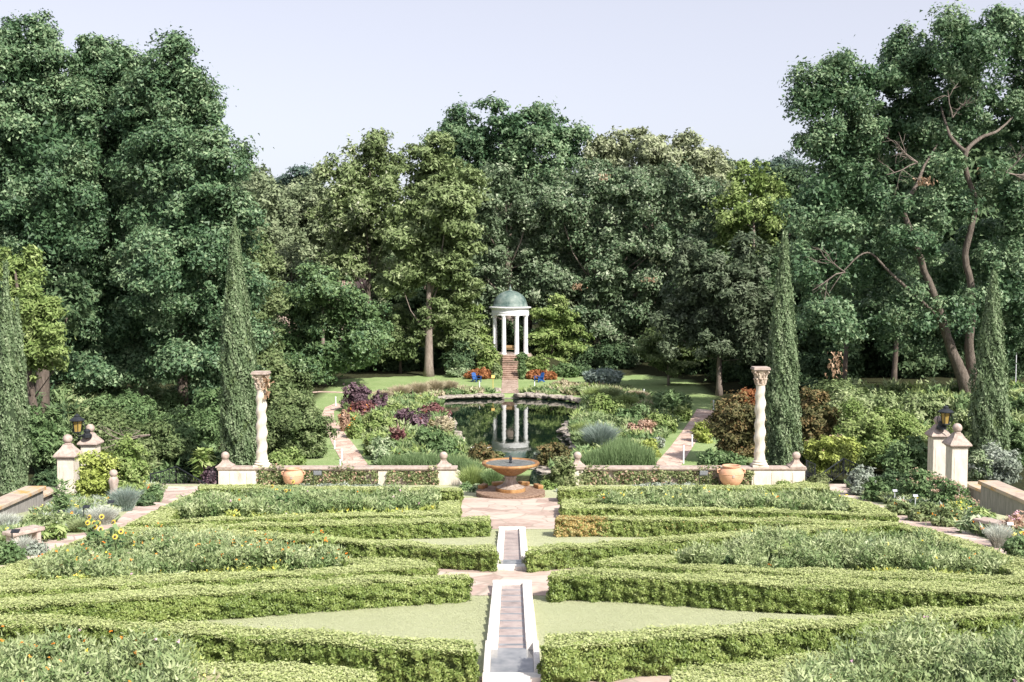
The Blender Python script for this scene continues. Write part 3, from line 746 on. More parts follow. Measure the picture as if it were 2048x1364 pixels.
# ================================================================== rills
def rill(y0px, y1px, name, label, steps, wave):
    A = on(1022.5, y0px); B = on(1024.5, y1px)
    ya, yb = A.y, B.y                      # far, near
    xm = .0
    W2 = .40; IN = .215
    root = empty(name, (xm, (ya+yb)/2, par((ya+yb)/2)), label, 'water rill', 'stone rills on the garden axis')
    def L(p): return (p[0]-xm, p[1]-(ya+yb)/2, p[2]-par((ya+yb)/2))
    pool = 1.25 if wave == 0 else .75       # length of the wider basin at the near end
    n = steps
    seg = (ya-yb-pool)/n
    bs = [bm_(), bm_()]
    for i in range(n):
        y1 = ya-i*seg; y0 = y1-seg
        z = par(y1)+.115
        for s in (-1, 1):
            bm = bs[(s+1)//2]
            c = Vector(L((xm+s*(IN+W2)/2, (y0+y1)/2, z-.11)))
            box(bm, c, (W2-IN-.002, seg-.016, .30), bev=.012)
    y0 = yb; y1 = yb+pool
    z = par(yb)+.10
    for s in (-1, 1):
        bm = bs[(s+1)//2]
        box(bm, Vector(L((xm+s*(W2-.045), (y0+y1)/2, z-.12))), (.088, y1-y0-.01, .36), bev=.008)
        box(bm, Vector(L((xm+s*(IN+.075), y1-.04, z-.08))), (.15, .07, .30), bev=.006)
    for bm in bs: obj('coping', bm, M['white_stone'], root)
    bm = bm_()
    box(bm, Vector(L((xm, ya+.12, par(ya)+.02))), (.82, .24, .22), bev=.01)
    obj('end_slab', bm, M['white_stone'], root)
    bm = bm_()
    box(bm, Vector(L((xm, yb-.10, par(yb)-.0))), (.82, .2, .25), bev=.01)
    obj('end_slab', bm, M['white_stone'], root)
    # channel floor: small weirs whose lips face down the garden towards the viewer
    bm = bm_()
    for i in range(n):
        y1 = ya-i*seg; y0 = y1-seg
        zt = par(y1)+.082
        box(bm, Vector(L((xm, (y0+y1)/2, zt-.10))), (IN*2-.004, seg-.002, .20))
        box(bm, Vector(L((xm, y0+.03, zt+.008))), (IN*2-.004, .05, .03), bev=.005)
    obj('channel_floor', bm, M['rill_floor'], root)
    for i in range(n):
        y1 = ya-i*seg; y0 = y1-seg
        bm = bm_(); box(bm, Vector(L((xm, y0+seg*.27, par(y1)+.085))), (IN*2-.006, seg*.34, .012))
        obj('water', bm, M['rill_water'], root)
    bm = bm_()
    box(bm, Vector(L((xm, yb+pool/2, par(yb)+.02))), (W2*2-.18, pool-.02, .05))
    obj('pool_water', bm, M['rill_water'], root)
M['rill_floor'] = surf('pinkish rill floor', [(.3,(.22,.18,.17)),(.5,(.36,.29,.27)),(.75,(.44,.37,.34))], 3, .35, .4)
def rillwater():
    m, nt = newmat('shallow rill water'); L = nt.links.new
    tc = N(nt, 'ShaderNodeTexCoord'); n = N(nt, 'ShaderNodeTexNoise'); n.inputs['Scale'].default_value = 5; L(tc.outputs['Object'], n.inputs[0])
    r = ramp(nt, [(.3,(.15,.16,.17)),(.7,(.27,.27,.275))]); L(n.outputs[0], r.inputs[0])
    p = N(nt, 'ShaderNodeBsdfPrincipled'); L(r.outputs[0], p.inputs['Base Color']); p.inputs['Roughness'].default_value = .12
    b = N(nt, 'ShaderNodeBump'); b.inputs['Strength'].default_value = .25; b.inputs['Distance'].default_value = .02; L(n.outputs[0], b.inputs['Height']); L(b.outputs[0], p.inputs['Normal'])
    o = N(nt, 'ShaderNodeOutputMaterial'); L(p.outputs[0], o.inputs[0]); return m
M['rill_water'] = rillwater()
rill(1178, 1362, 'stone_rill', 'stepped white stone water rill nearest the viewer, between two thick hedges', 10, 0)
rill(1065, 1139, 'stone_rill', 'white stone water rill between the flagstone crossing and the fountain plaza', 9, 1)

# ================================================================== fountain
FX, FY = -.06, 46.2
fz = par(FY)
fo = empty('fountain', (FX, FY, fz), 'round tiered stone fountain with rust-stained bowl standing on the plaza', 'fountain')
bm = bm_(); lathe(bm, [(1.42,-.25),(1.42,.02),(1.47,.04),(1.47,.10),(1.40,.12),(1.40,.17),(1.46,.19),(1.46,.235),(1.20,.25),(1.18,.1),(1.15,-.1)], 56); obj('basin_curb', bm, M['brick_dark'], fo, loc=(0,0,.0))
bm = bm_()
for a0 in (25, 65, 115, 155):
    a = R(a0)
    bb = bm_(); box(bb, Vector((1.31*math.cos(a), 1.31*math.sin(a), .33)), (.26, .52, .17), rz=a, bev=.04); obj('rim_block', bb, M['rust_stone'], fo); continue
    box(bm, Vector((1.31*math.cos(a), 1.31*math.sin(a), .31)), (.24, .62, .18), rz=a, bev=.05)
lathe(bm, [(1.22,.1),(1.43,.1),(1.43,.25),(1.38,.262),(1.24,.262)], 48)
for v in bm.verts:
    if v.co.y < .05: v.co.z = min(v.co.z, .245)
obj('basin_rim', bm, M['brick_dark'], fo)
bm = bm_(); lathe(bm, [(1.215,.15),(1.215,.195)], 48); obj('basin_water', bm, M['rill_water'], fo)
bm = bm_(); lathe(bm, [(.63,.0),(.63,.36),(.61,.38),(0,.38)], 40); obj('plinth', bm, M['rust_stone'], fo, smooth=False)
bm = bm_(); lathe(bm, [(.60,.385),(.60,.41),(.50,.44),(.36,.52),(.26,.64),(.22,.78),(.23,.80),(.27,.81),(.27,.87),(.24,.89),(.22,.92),(0,.92)], 40); obj('pedestal', bm, M['marble'], fo, smooth=True)
bm = bm_(); lathe(bm, [(.20,.915),(.34,.93),(.52,1.02),(.72,1.15),(.92,1.29),(.98,1.32)], 64, lobes=32, amp=.012); obj('bowl', bm, M['rust_dark'], fo, smooth=True)
bm = bm_(); lathe(bm, [(.98,1.32),(1.16,1.335),(1.215,1.38),(1.225,1.43),(1.20,1.465),(1.12,1.47),(1.06,1.44),(.98,1.38)], 64); obj('bowl_rim', bm, M['rust_stone'], fo, smooth=True)
bm = bm_(); lathe(bm, [(1.05,1.40),(1.05,1.425)], 48); obj('bowl_water', bm, M['rill_water'], fo)
bm = bm_(); lathe(bm, [(.07,1.42),(.06,1.50),(.045,1.54),(.07,1.57),(.065,1.63),(.05,1.66),(.055,1.70),(.03,1.74),(0,1.75)], 16); obj('spout', bm, M['black'], fo, smooth=True)

# ================================================================== balustrade walls
WY = 53.25
WZ = par(WY)
KX = WY/F
def wx(px): return (px-1024)*KX*.9995
def ball_finial(parent, x, y, z, r=.21, w=.62):
    bm = bm_()
    # concave pyramid base
    prof = [(w*.5, 0), (w*.5, .05), (w*.36, .12), (w*.24, .22), (w*.17, .30), (.13, .33), (.13, .36)]
    rings = []
    for h, zz in prof:
        rings.append([bm.verts.new((x+sx*h, y+sy*h, z+zz)) for sx, sy in ((-1,-1),(1,-1),(1,1),(-1,1))])
    for A_, B_ in zip(rings, rings[1:]):
        for k in range(4): bm.faces.new((A_[k], A_[(k+1) % 4], B_[(k+1) % 4], B_[k]))
    bm.faces.new(rings[0][::-1]); bm.faces.new(rings[-1])
    o = obj('finial', bm, M['cap'], parent)
    bm = bm_(); bmesh.ops.create_uvsphere(bm, u_segments=24, v_segments=16, radius=r)
    bmesh.ops.translate(bm, verts=bm.verts[:], vec=(x, y, z+.35+r*.92)); obj('ball', bm, M['cap'], o, smooth=True)
def wall(pl, label, segs, piers, ends, sgn):
    """pl: block holding the twisted column; segs: ivy stretches; piers: small piers; ends: pier at fountain side"""
    x0, x1 = wx(min(pl+ends)), wx(max(pl+ends))
    cx_ = (x0+x1)/2
    root = empty('balustrade_wall', (cx_, WY, WZ), label, 'stone wall', 'balustrade walls either side of the fountain')
    T = .72
    def b(bm, xa, xb, za, zb, d, dy=0, bev=.01): box(bm, Vector(((xa+xb)/2-cx_, dy, (za+zb)/2)), (abs(xb-xa), d, zb-za), bev=bev)
    bm = bm_()
    pa, pb = wx(pl[0]), wx(pl[1])
    b(bm, pa, pb, -.6, T, .62)
    obj('column_pier', bm, M['stone'], root)
    bm = bm_(); i0 = pa+.3 if pa > -99 else pa
    # raised panels on the big pier
    n = 3 if sgn > 0 else 2
    if sgn < 0: cuts = [pa+.06, pa+.52, pa+1.35, pb-.06]
    else: cuts = [pa+.06, pa+.95, pb-.62, pb-.06]
    for u, v in zip(cuts, cuts[1:]): b(bm, u+.02, v-.02, -.5, T-.08, .03, -.32, .006)
    obj('panel', bm, M['stone'], root)
    bm = bm_(); xa, xb = (pa-.06, wx(ends[0])) if sgn < 0 else (wx(ends[1]), pb+.06)
    ca, cb = min(x0, x1)-.05, max(x0, x1)+.05
    b(bm, ca, cb, T+.002, T+.06, .62, 0, .01); b(bm, ca-.02, cb+.02, T+.062, T+.165, .74, 0, .03)
    obj('coping', bm, M['cap'], root)
    bm = bm_(); b(bm, min(x0, x1)+.1, max(x0, x1)-.1, -.7, T-.01, .34, .06)
    obj('wall_body', bm, M['cap'], root)
    for q in piers:
        bm = bm_(); b(bm, wx(q[0]), wx(q[1]), -.5, T-.004, .56); obj('pier', bm, M['stone'], root)
    bm = bm_(); b(bm, wx(ends[0]), wx(ends[1]), -.5, T-.003, .66); obj('end_pier', bm, M['stone'], root)
    # scroll console on the fountain side
    bm = bm_()
    ex = wx(ends[1]) if sgn < 0 else wx(ends[0])
    d = -sgn
    prof = [(0,T-.02),(.10,T-.03),(.20,T-.10),(.22,T-.2),(.16,T-.28),(.13,.30),(.20,.15),(.30,.06),(.33,-.1),(.30,-.4),(0,-.4)]
    vs = [[bm.verts.new((ex-cx_+d*(u+.004), yy, z)) for u, z in prof] for yy in (-.2, .2)]
    bm.faces.new(vs[0]); bm.faces.new(vs[1][::-1])
    for i in range(len(prof)):
        j = (i+1) % len(prof); bm.faces.new((vs[0][j], vs[0][i], vs[1][i], vs[1][j]))
    bmesh.ops.recalc_face_normals(bm, faces=bm.faces[:]); obj('scroll', bm, M['stone'], root)
    ball_finial(root, (wx(446) if sgn < 0 else wx(1597))-cx_, 0, T+.165, .20, .78)
    ball_finial(root, (wx(886) if sgn < 0 else wx(1156))-cx_, 0, T+.165, .20, .74)
    for k, (ia, ib, lab) in enumerate(segs):
        w_ = wx(ib)-wx(ia); n = int(w_*560)
        px_ = rng.uniform(0, w_, n); pz = rng.uniform(-.35, T+.02, n)
        th = .10+.10*np.sin(px_*2.3+k)*np.sin(pz*3+1)+.06*np.sin(px_*6.1)
        # ragged ends and bare gaps
        m = (np.sin(px_*3.1+k*2)+np.sin(pz*6+px_*5)+rng.normal(size=n)*.6) > -1.0
        c = np.stack([wx(ia)+px_, WY-.14-np.abs(th)-rng.uniform(0, .12, n), WZ+pz+.02*np.sin(px_*9)], 1)[m]
        cen = np.array([wx(ia)+w_/2, WY-.2, WZ])
        nn = np.array([0,-1,.45])+rng.normal(size=(len(c), 3))*.6
        top = int(w_*60); tx = rng.uniform(0, w_, top); mm = np.sin(tx*1.9+k*3) > .35; tx = tx[mm]
        c2 = np.stack([wx(ia)+tx, WY-.3+rng.normal(size=len(tx))*.12, WZ+T+.10+np.abs(rng.normal(size=len(tx)))*.09], 1)
        C = np.concatenate([c, c2]); NN = np.concatenate([nn, np.array([0,-.4,1])+rng.normal(size=(len(c2), 3))*.6])
        r_ = rng.random(len(C))
        red = rng.random(len(C)) < .10+.12*(np.sin(C[:, 0]*1.3) > .4)
        s = rng.uniform(.06, .12, len(C))
        me = leaf_mesh('ivy', [(C[~red]-cen, NN[~red], s[~red], .9, r_[~red], LM('ivy'), None), (C[red]-cen, NN[red], s[red], .9, r_[red], LM('sedum'), None)])
        o = add_mesh('climbing_ivy', me, None, tuple(cen)); tag(o, lab, 'ivy', 'creepers on the balustrade walls')
    return root
wall((435, 515), 'long stone balustrade wall behind the half-hidden orange jar', [(512, 755, 'creeper on the balustrade around the half-hidden orange jar'), (772, 877, 'creeper on the short wall stretch between middle pier and scrolled end pier')], [(755, 774)], (875, 911), -1)
wall((1505, 1612), 'long stone balustrade wall behind the rotund terracotta jar', [(1160, 1320, 'creeper on the balustrade beside the pier right of the fountain'), (1318, 1512, 'creeper on the balustrade around the rotund terracotta jar')], [], (1143, 1168), 1)

def twisted_column(px, pytop, label):
    x = wx(px); z0 = WZ+.72+.168
    root = empty('twisted_column', (x, WY, z0), label, 'stone column', 'twisted columns on the balustrade')
    H = (955-pytop)*KX-.02
    H = at(px, pytop, WY).z - z0
    bm = bm_(); box(bm, Vector((0,0,.05)), (.78,.66,.10), bev=.012); lathe(bm, [(.36,.1),(.38,.13),(.38,.17),(.33,.20),(.31,.23),(.33,.26),(.33,.29),(.28,.31)], 32); obj('column_base', bm, M['stone'], root)
    bm = bm_(); n, m = 90, 28
    rings = []
    zt = H-.95
    for i in range(n+1):
        t = i/n; z = .3+(zt-.3)*t; r = .262-.035*t
        ph = 2*math.pi*5.2*t
        off = .03*min(1, t*8, (1-t)*8)
        ring = []
        for k in range(m):
            a = 2*math.pi*k/m
            rr = r*(1+.05*math.cos(a*2-ph*.5))
            ring.append(bm.verts.new((off*math.cos(ph)+rr*math.cos(a), off*math.sin(ph)+rr*math.sin(a), z)))
        rings.append(ring)
    for A_, B_ in zip(rings, rings[1:]):
        for k in range(m): bm.faces.new((A_[k], A_[(k+1) % m], B_[(k+1) % m], B_[k]))
    obj('shaft', bm, M['stone'], root, smooth=True)
    bm = bm_(); zc = zt
    lathe(bm, [(.23,zc),(.27,zc+.03),(.27,zc+.07),(.23,zc+.09),(.23,zc+.3),(.27,zc+.55),(.37,zc+.72)], 28)
    # two tiers of curled leaves and four corner scrolls
    for tier, (zz, rr, hh, nn_) in enumerate(((zc+.10,.235,.24,8),(zc+.32,.25,.26,8))):
        for k in range(nn_):
            a = 2*math.pi*(k+.5*tier)/nn_
            c_, s_ = math.cos(a), math.sin(a)
            tube(bm, [(rr*c_, rr*s_, zz), ((rr+.02)*c_, (rr+.02)*s_, zz+hh*.6), ((rr+.07)*c_, (rr+.07)*s_, zz+hh*.9), ((rr+.12)*c_, (rr+.12)*s_, zz+hh*.8)], [.06,.065,.05,.02], 6)
    for k in range(4):
        a = math.pi/4+k*math.pi/2; c_, s_ = math.cos(a), math.sin(a)
        tube(bm, [(.3*c_,.3*s_,zc+.5),(.38*c_,.38*s_,zc+.66),(.45*c_,.45*s_,zc+.70),(.48*c_,.48*s_,zc+.63),(.43*c_,.43*s_,zc+.58)], [.05,.05,.045,.04,.03], 6)
    obj('capital', bm, M['capital'], root)
    bm = bm_(); box(bm, Vector((0,0,zc+.79)), (.82,.82,.09), bev=.02); box(bm, Vector((0,0,zc+.862)), (.76,.76,.05), bev=.01); obj('abacus', bm, M['cap'], root)
M['capital'] = surf('carved capital stone', [(.3,(.28,.19,.14)),(.55,(.46,.38,.31)),(.8,(.60,.53,.44))], 4, .9, .5)
twisted_column(520, 740, 'twisted stone column in front of the tall cypress with no jar beside it, brown leaves caught at its capital')
twisted_column(1523, 731, 'twisted stone column between the russet maple and a tall cypress')

def jar(px, label, r=.6, h=.98, y=52.55, mat='terracotta'):
    x = (px-1024)*y/F
    root = empty('terracotta_jar', (x, y, par(y)), label, 'jar', 'terracotta jars by the balustrade')
    k = r/.6
    prof = [(.30,0),(.42,.08),(.53,.25),(.60,.50),(.58,.68),(.48,.80),(.40,.845),(.385,.87),(.43,.90),(.455,.925),(.44,.95),(.38,.95),(.35,.90),(.36,.80)]
    bm = bm_(); lathe(bm, [(a*k, b*h/.95) for a, b in prof], 40)
    lathe(bm, [(.598*k,.60*h),(.612*k,.615*h),(.598*k,.63*h)], 40)
    obj('jar_body', bm, M[mat], root, smooth=True)
    for s in (-1, 1):
        bm = bm_(); tube(bm, [(s*.55*k,0,.62*h),(s*.66*k,0,.66*h),(s*.66*k,0,.78*h),(s*.52*k,0,.82*h)], .04, 8); obj('handle', bm, M[mat], root, smooth=True)
    bm = bm_(); box(bm, Vector((.0,-.602*k,.55*h)), (.12,.02,.12), bev=.008); obj('stamp', bm, M['cap'], root)
jar(1466, 'rotund pale terracotta jar in front of the ivied balustrade', .60, .98)
jar(583, 'orange terracotta jar half hidden by leafy sunflower plants', .5, .84)

# small glass-topped bed lights / plant labels near the wall
def mini_frame(px, label):
    y = 52.3; x = (px-1024)*y/F
    bm = bm_(); w_, h_ = .42, .26
    for s in (-1, 1): tube(bm, [(s*w_/2,0,0),(s*w_/2,0,.5+h_)], .012, 6)
    for z in (.5+h_, .5): tube(bm, [(-w_/2,0,z),(w_/2,0,z)], .012, 6)
    root = empty('plant_label', (x, y, par(y)), label, 'plant label'); obj('stand', bm, M['black'], root)
    bm = bm_(); box(bm, Vector((0,.0,.5+h_/2)), (w_-.04,.012,h_-.04), rot=Matrix.Rotation(R(25), 3, 'X')); obj('plate', bm, M['label'], root)
M['label'] = surf('label plate', [(.3,(.26,.27,.33)),(.7,(.34,.35,.42))], 2, .3, 0)
mini_frame(632, 'small grey framed plant label in front of the balustrade near the half-hidden jar')
mini_frame(1411, 'small bluish plant label on the ground beside the rotund jar')

# ================================================================== gate piers, lanterns, side walls, stairs, railings
def gate_pier(x, y, h, label, mat='stone'):
    z = float(par(y))
    root = empty('gate_pier', (x, y, z), label, 'stone pier', 'ball-topped stone piers of the side entrances')
    bm = bm_(); box(bm, Vector((0,0,h/2-.4)), (.68,.68,h+.8), bev=.012); obj('shaft', bm, M['stone'], root)
    bm = bm_(); box(bm, Vector((0,-.345,h*.5)), (.46,.012,h*.62), bev=.004); obj('panel', bm, M['stone'], root)
    bm = bm_(); box(bm, Vector((0,0,h+.035)), (.78,.78,.066), bev=.012); box(bm, Vector((0,0,h+.11)), (.94,.94,.082), bev=.02)
    prof = [(.45,.152),(.42,.20),(.34,.30),(.24,.42),(.17,.54),(.15,.58)]
    rings = []
    for hh, zz in prof: rings.append([bm.verts.new((sx*hh, sy*hh, h+zz)) for sx, sy in ((-1,-1),(1,-1),(1,1),(-1,1))])
    for A_, B_ in zip(rings, rings[1:]):
        for k in range(4): bm.faces.new((A_[k], A_[(k+1) % 4], B_[(k+1) % 4], B_[k]))
    bm.faces.new(rings[-1])
    o = obj('cap', bm, M['cap'], root)
    bm = bm_(); lathe(bm, [(.13,h+.57),(.16,h+.60),(.13,h+.63)], 20); bmesh.ops.create_uvsphere(bm, u_segments=24, v_segments=16, radius=.20, matrix=Matrix.Translation((0,0,h+.80))); obj('ball', bm, M['cap'], o, smooth=True)
    return root
def place_pier(px, top, Y, label):
    p = at(px, top, Y); return gate_pier(p.x, Y, p.z-.15-par(Y), label), p
place_pier(136, 908, 46.6, 'ball-topped stone pier in front of the lantern, beside the yellow-green bushes')
place_pier(1914, 886, 46.6, 'ball-topped stone pier in front of the lantern, above the pink flowering sedum')
_, lp = place_pier(181, 884, 51.2, 'rear stone pier carrying the lantern by the yellow-green bushes')
_, rp = place_pier(1876, 868, 51.2, 'rear stone pier carrying the lantern by the slim cypress')
def lantern(px, pytop, pybot, Y, pier, label, sg):
    top = at(px, pytop, Y); bot = at(px, pybot, Y)
    root = empty('lantern', (top.x, Y, bot.z), label, 'lantern', 'iron lanterns over the side piers')
    H = top.z-bot.z
    k = H/1.0
    bm = bm_(); lathe(bm, [(.10*k,.0),(.19*k,.02*k),(.20*k,.06*k),(.18*k,.08*k)], 6); obj('lantern_base', bm, M['black'], root)
    bm = bm_(); lathe(bm, [(.165*k,.08*k),(.235*k,.60*k)], 6); obj('glass', bm, M['amber'], root)
    bm = bm_()
    for q in range(6):
        a = 2*math.pi*q/6; tube(bm, [(.175*k*math.cos(a),.175*k*math.sin(a),.06*k),(.25*k*math.cos(a),.25*k*math.sin(a),.62*k)], .018*k, 6)
    for q in (1, 2): pass
    tube(bm, [(sg*.25*k,0,.60*k),(sg*.36*k,0,.45*k),(sg*.42*k,0,.25*k),(sg*.34*k,0,.05*k),(sg*.40*k,0,-.1*k)], .02*k, 6)
    tube(bm, [(-sg*.25*k,0,.60*k),(-sg*.34*k,0,.40*k),(-sg*.30*k,0,.15*k),(-sg*.2*k,0,.03*k)], .018*k, 6)
    obj('cage', bm, M['black'], root)
    bm = bm_(); lathe(bm, [(.30*k,.60*k),(.37*k,.62*k),(.37*k,.66*k),(.30*k,.72*k),(.17*k,.79*k),(.13*k,.82*k),(.14*k,.88*k),(.10*k,.92*k),(.03*k,.95*k),(.03*k,.99*k),(0,1.0*k)], 24); obj('hood', bm, M['black'], root)
    dz = pier[2]+.30-bot.z; dx = pier[0]-top.x
    bm = bm_(); tube(bm, [(0,0,.0),(dx*.15,.0,-.15),(dx*.6,.1,dz*.45),(dx,.2,dz*.8),(dx,.2,dz)], .03, 8)
    lathe(bm, [(.22,dz-.02),(.22,dz+.1),(.14,dz+.16),(.16,dz+.3),(.09,dz+.36)], 12, c=(dx,.2,0))
    tube(bm, [(dx*.2,0,-.02),(dx*.2-sg*.2,0,-.2),(dx*.4-sg*.24,0,-.36),(dx*.7,.1,dz*.6)], .018, 6)
    obj('bracket', bm, M['black'], root)
lantern(154, 826, 866, 50.6, lp, 'black iron lantern with amber panes above the pier by the yellow-green bushes', 1)
lantern(1892, 809, 850, 50.6, rp, 'black iron lantern with amber panes above the pier by the slim cypress', -1)

def side_wall(sg, label, px0, py0, Yn, ztop):
    x = sg*19.35
    root = empty('terrace_wall', (x, 36, par(45)), label, 'garden wall', 'low terrace walls along the sides')
    zb = par(45)
    bm = bm_(); box(bm, Vector((sg*.3, 0, (ztop-zb)/2-.6)), (.6, 18, ztop-zb+1.0-.002), bev=.01); obj('wall_body', bm, M['grey_stone'], root)
    bm = bm_(); box(bm, Vector((sg*.32, .0, ztop-zb-.02)), (.86, 18.12, .16), bev=.025); obj('coping', bm, M['lichen'], root)
    bm = bm_(); box(bm, Vector((sg*.5, 10.1, ztop-zb-.95)), (.5, 2.0, .9), bev=.01); obj('low_wall', bm, M['grey_stone'], root)
    bm = bm_(); box(bm, Vector((sg*.5, 10.13, ztop-zb-.44)), (.8, 2.1, .12), bev=.02); obj('low_coping', bm, M['lichen'], root)
side_wall(-1, 'sloping-looking low stone wall with orange lichen behind the pale stone bench', 0, 0, 45, 2.75)
side_wall(1, 'low shaded grey stone wall behind the white-leaved plants and pale fountain grass', 0, 0, 45, 2.98)

def stairs_side(sg, label):
    root = empty('garden_steps', (sg*16.2, 54, 1.25), label, 'steps', 'stone steps at the ends of the balustrade')
    bm = bm_()
    for i in range(7): box(bm, Vector((0, .2+i*.36, -.16*i-.35)), (3.2, .38, .5), bev=.01)
    obj('treads', bm, M['cap'], root)
stairs_side(-1, 'stone steps dropping away past the railing on the side of the yellow-green bushes')
stairs_side(1, 'stone steps dropping away past the railing on the side of the blue-grey spruce shrub')
def railing(pts, label, gr='black iron stair railings'):
    P = [at(a, b, Y) for a, b, Y in pts]
    o0 = Vector(P[0]); 
    root = empty('iron_railing', o0, label, 'railing', gr)
    bm = bm_(); tube(bm, [p-o0 for p in P], .035, 8); obj('handrail', bm, M['black'], root)
    bm = bm_(); lowr = [p-o0-Vector((0,0,.72)) for p in P]; tube(bm, lowr, .018, 6); obj('bottom_rail', bm, M['black'], root)
    nb = 0
    for a_, b_ in zip(P, P[1:]):
        n = max(2, int((b_-a_).length/.42))
        for i in range(n):
            t = (i+.5)/n; p = a_.lerp(b_, t)-o0
            bm = bm_(); tube(bm, [p, p-Vector((0,0,.72))], .012, 5)
            tube(bm, [p-Vector((0,0,.2)), p+Vector((.08,0,-.3)), p-Vector((0,0,.42)), p+Vector((-.08,0,-.54)), p-Vector((0,0,.66))], .010, 5)
            obj('baluster', bm, M['black'], root); nb += 1
    for p in (P[0], P[-1]):
        q = p-o0; bm = bm_(); tube(bm, [q+Vector((0,0,.04)), q-Vector((0,0,.95))], .04, 8); obj('post', bm, M['black'], root)
railing([(301,948,52.6),(325,943,54),(352,933,56.5)], 'black railing level with the path beside the yellow-green bushes')
railing([(352,933,56.5),(385,952,54.8),(418,972,53.4)], 'black railing running downhill in front of banana leaves to the paved path')
railing([(405,942,57.5),(434,930,53.6)], 'short black railing meeting the ball-topped pier of the half-hidden jar wall')
railing([(1613,921,53.5),(1630,929,56)], 'short black railing leaving the ball-topped pier next to the cypress')
railing([(1631,956,52.8),(1660,936,55),(1687,917,57)], 'black railing climbing beside the mixed golden shrubbery past the ball-topped pier')
railing([(1687,917,57),(1712,928,54.5),(1738,936,52.6)], 'black railing above the blue-grey spruce shrub')

# ================================================================== small garden furniture
def bench(px, py, label, w_=1.25, rz=0):
    p = on(px, py)
    root = empty('stone_bench', p, label, 'bench', 'low stone benches beside the side paths', rz)
    bm = bm_(); box(bm, Vector((0,0,.42)), (w_,.50,.11), bev=.03); obj('seat', bm, M['cap'], root)
    for s in (-1, 1):
        bm = bm_(); box(bm, Vector((s*w_*.34,0,.15)), (.14,.40,.44), bev=.03); obj('leg', bm, M['cap'], root)
bench(48, 1092, 'pale stone bench half covered by white grass below the lichened wall', 1.0, R(60))
bench(1982, 1072, 'weathered stone bench behind the pale fountain grass', .9, R(-60))
def label_stake(px, py, h, label):
    p = on(px, py)
    root = empty('label_stake', p, label, 'plant label')
    bm = bm_(); tube(bm, [(0,0,-.1),(0,0,h)], .016, 6); obj('stake', bm, M['black'], root)
    bm = bm_(); box(bm, Vector((.10,-.03,h+.01)), (.22,.13,.015), rot=Matrix.Rotation(R(35), 3, 'X')); obj('plate', bm, M['black'], root)
label_stake(168, 1052, .62, 'tall black plant label on a stake in the grey lavender by the path')
label_stake(217, 1040, .62, 'black plant label standing in pale blue-grey grass nearest the yellow-green bushes')
label_stake(117, 1058, .55, 'black plant label among the leaves of the green clump behind the bench')
label_stake(25, 1104, .55, 'black plant label in front of the pale stone bench')
def mini_sign(px, py, h, label):
    p = on(px, py); root = empty('label_stake', p, label, 'plant label')
    bm = bm_(); tube(bm, [(0,0,-.1),(0,0,h)], .012, 6); obj('stake', bm, M['stake'], root)
    bm = bm_(); box(bm, Vector((0,-.02,h)), (.17,.012,.09), rot=Matrix.Rotation(R(-35), 3, 'X')); obj('plate', bm, M['label'], root)
mini_sign(1789, 1012, .6, 'tiny white plant label at the edge of the pink flowering sedum')
mini_sign(1830, 1024, .6, 'tiny bluish plant label under the pink flowering sedum')
mini_sign(2019, 1082, .5, 'tiny white plant label beside the pale fountain grass')

def path_light(px, py0, py1, label, grp='slim white path lights'):
    p = ground(px, py1)
    h = (py1-py0)*p.y/F
    root = empty('path_light', p, label, 'path light', grp)
    bm = bm_(); tube(bm, [(0,0,-.1),(0,0,h*.88)], .05, 8); obj('post', bm, M['stake'], root)
    bm = bm_(); tube(bm, [(0,0,h*.88),(0,0,h)], .062, 8); obj('cap', bm, M['stake'], root)
for a in [(671.5,793,812,'slim white path light on the far lawn by the purple bushes'),(669,881,898,'slim white path light half hidden by the spreading yew'),(684,897,921,'slim white path light between yew and brick path'),(680.5,919,938,'slim white path light closest to the balustrade on the yew side'),
          (1427,800,820,'slim white path light in the shade where the brick path ends'),(1437,815,829,'slim white path light touching the russet maple'),(1421,832,846,'slim white path light on the brick path opposite the russet maple'),(1404,850,868,'slim white path light beside the yellow-green fern under the maple'),(1384,869,893,'slim white path light midway along the brick path on the maple side'),(1367,890,927,'slim white path light closest to the balustrade on the maple side'),
          (1288,778,789,'slim white path light alone on the lawn behind the pond plants'),(959,763,781,'white post in front of the blue chair with the yellow sign'),(1069,763,772,'short white post in front of the blue chair without a sign'),(1300,884,893,'short white marker at the yellow-green shrub')]:
    path_light(*a)
p = ground(986, 776); root = empty('yellow_sign', p, 'small yellow sign on a post beside the temple walk', 'sign')
bm = bm_(); tube(bm, [(0,0,-.1),(0,0,1.0)], .03, 8); obj('post', bm, M['yellow'], root)
bm = bm_(); box(bm, Vector((0,-.02,1.14)), (.34,.03,.32), rot=Matrix.Rotation(R(-20), 3, 'X'), bev=.01); obj('sign_board', bm, M['yellow'], root)

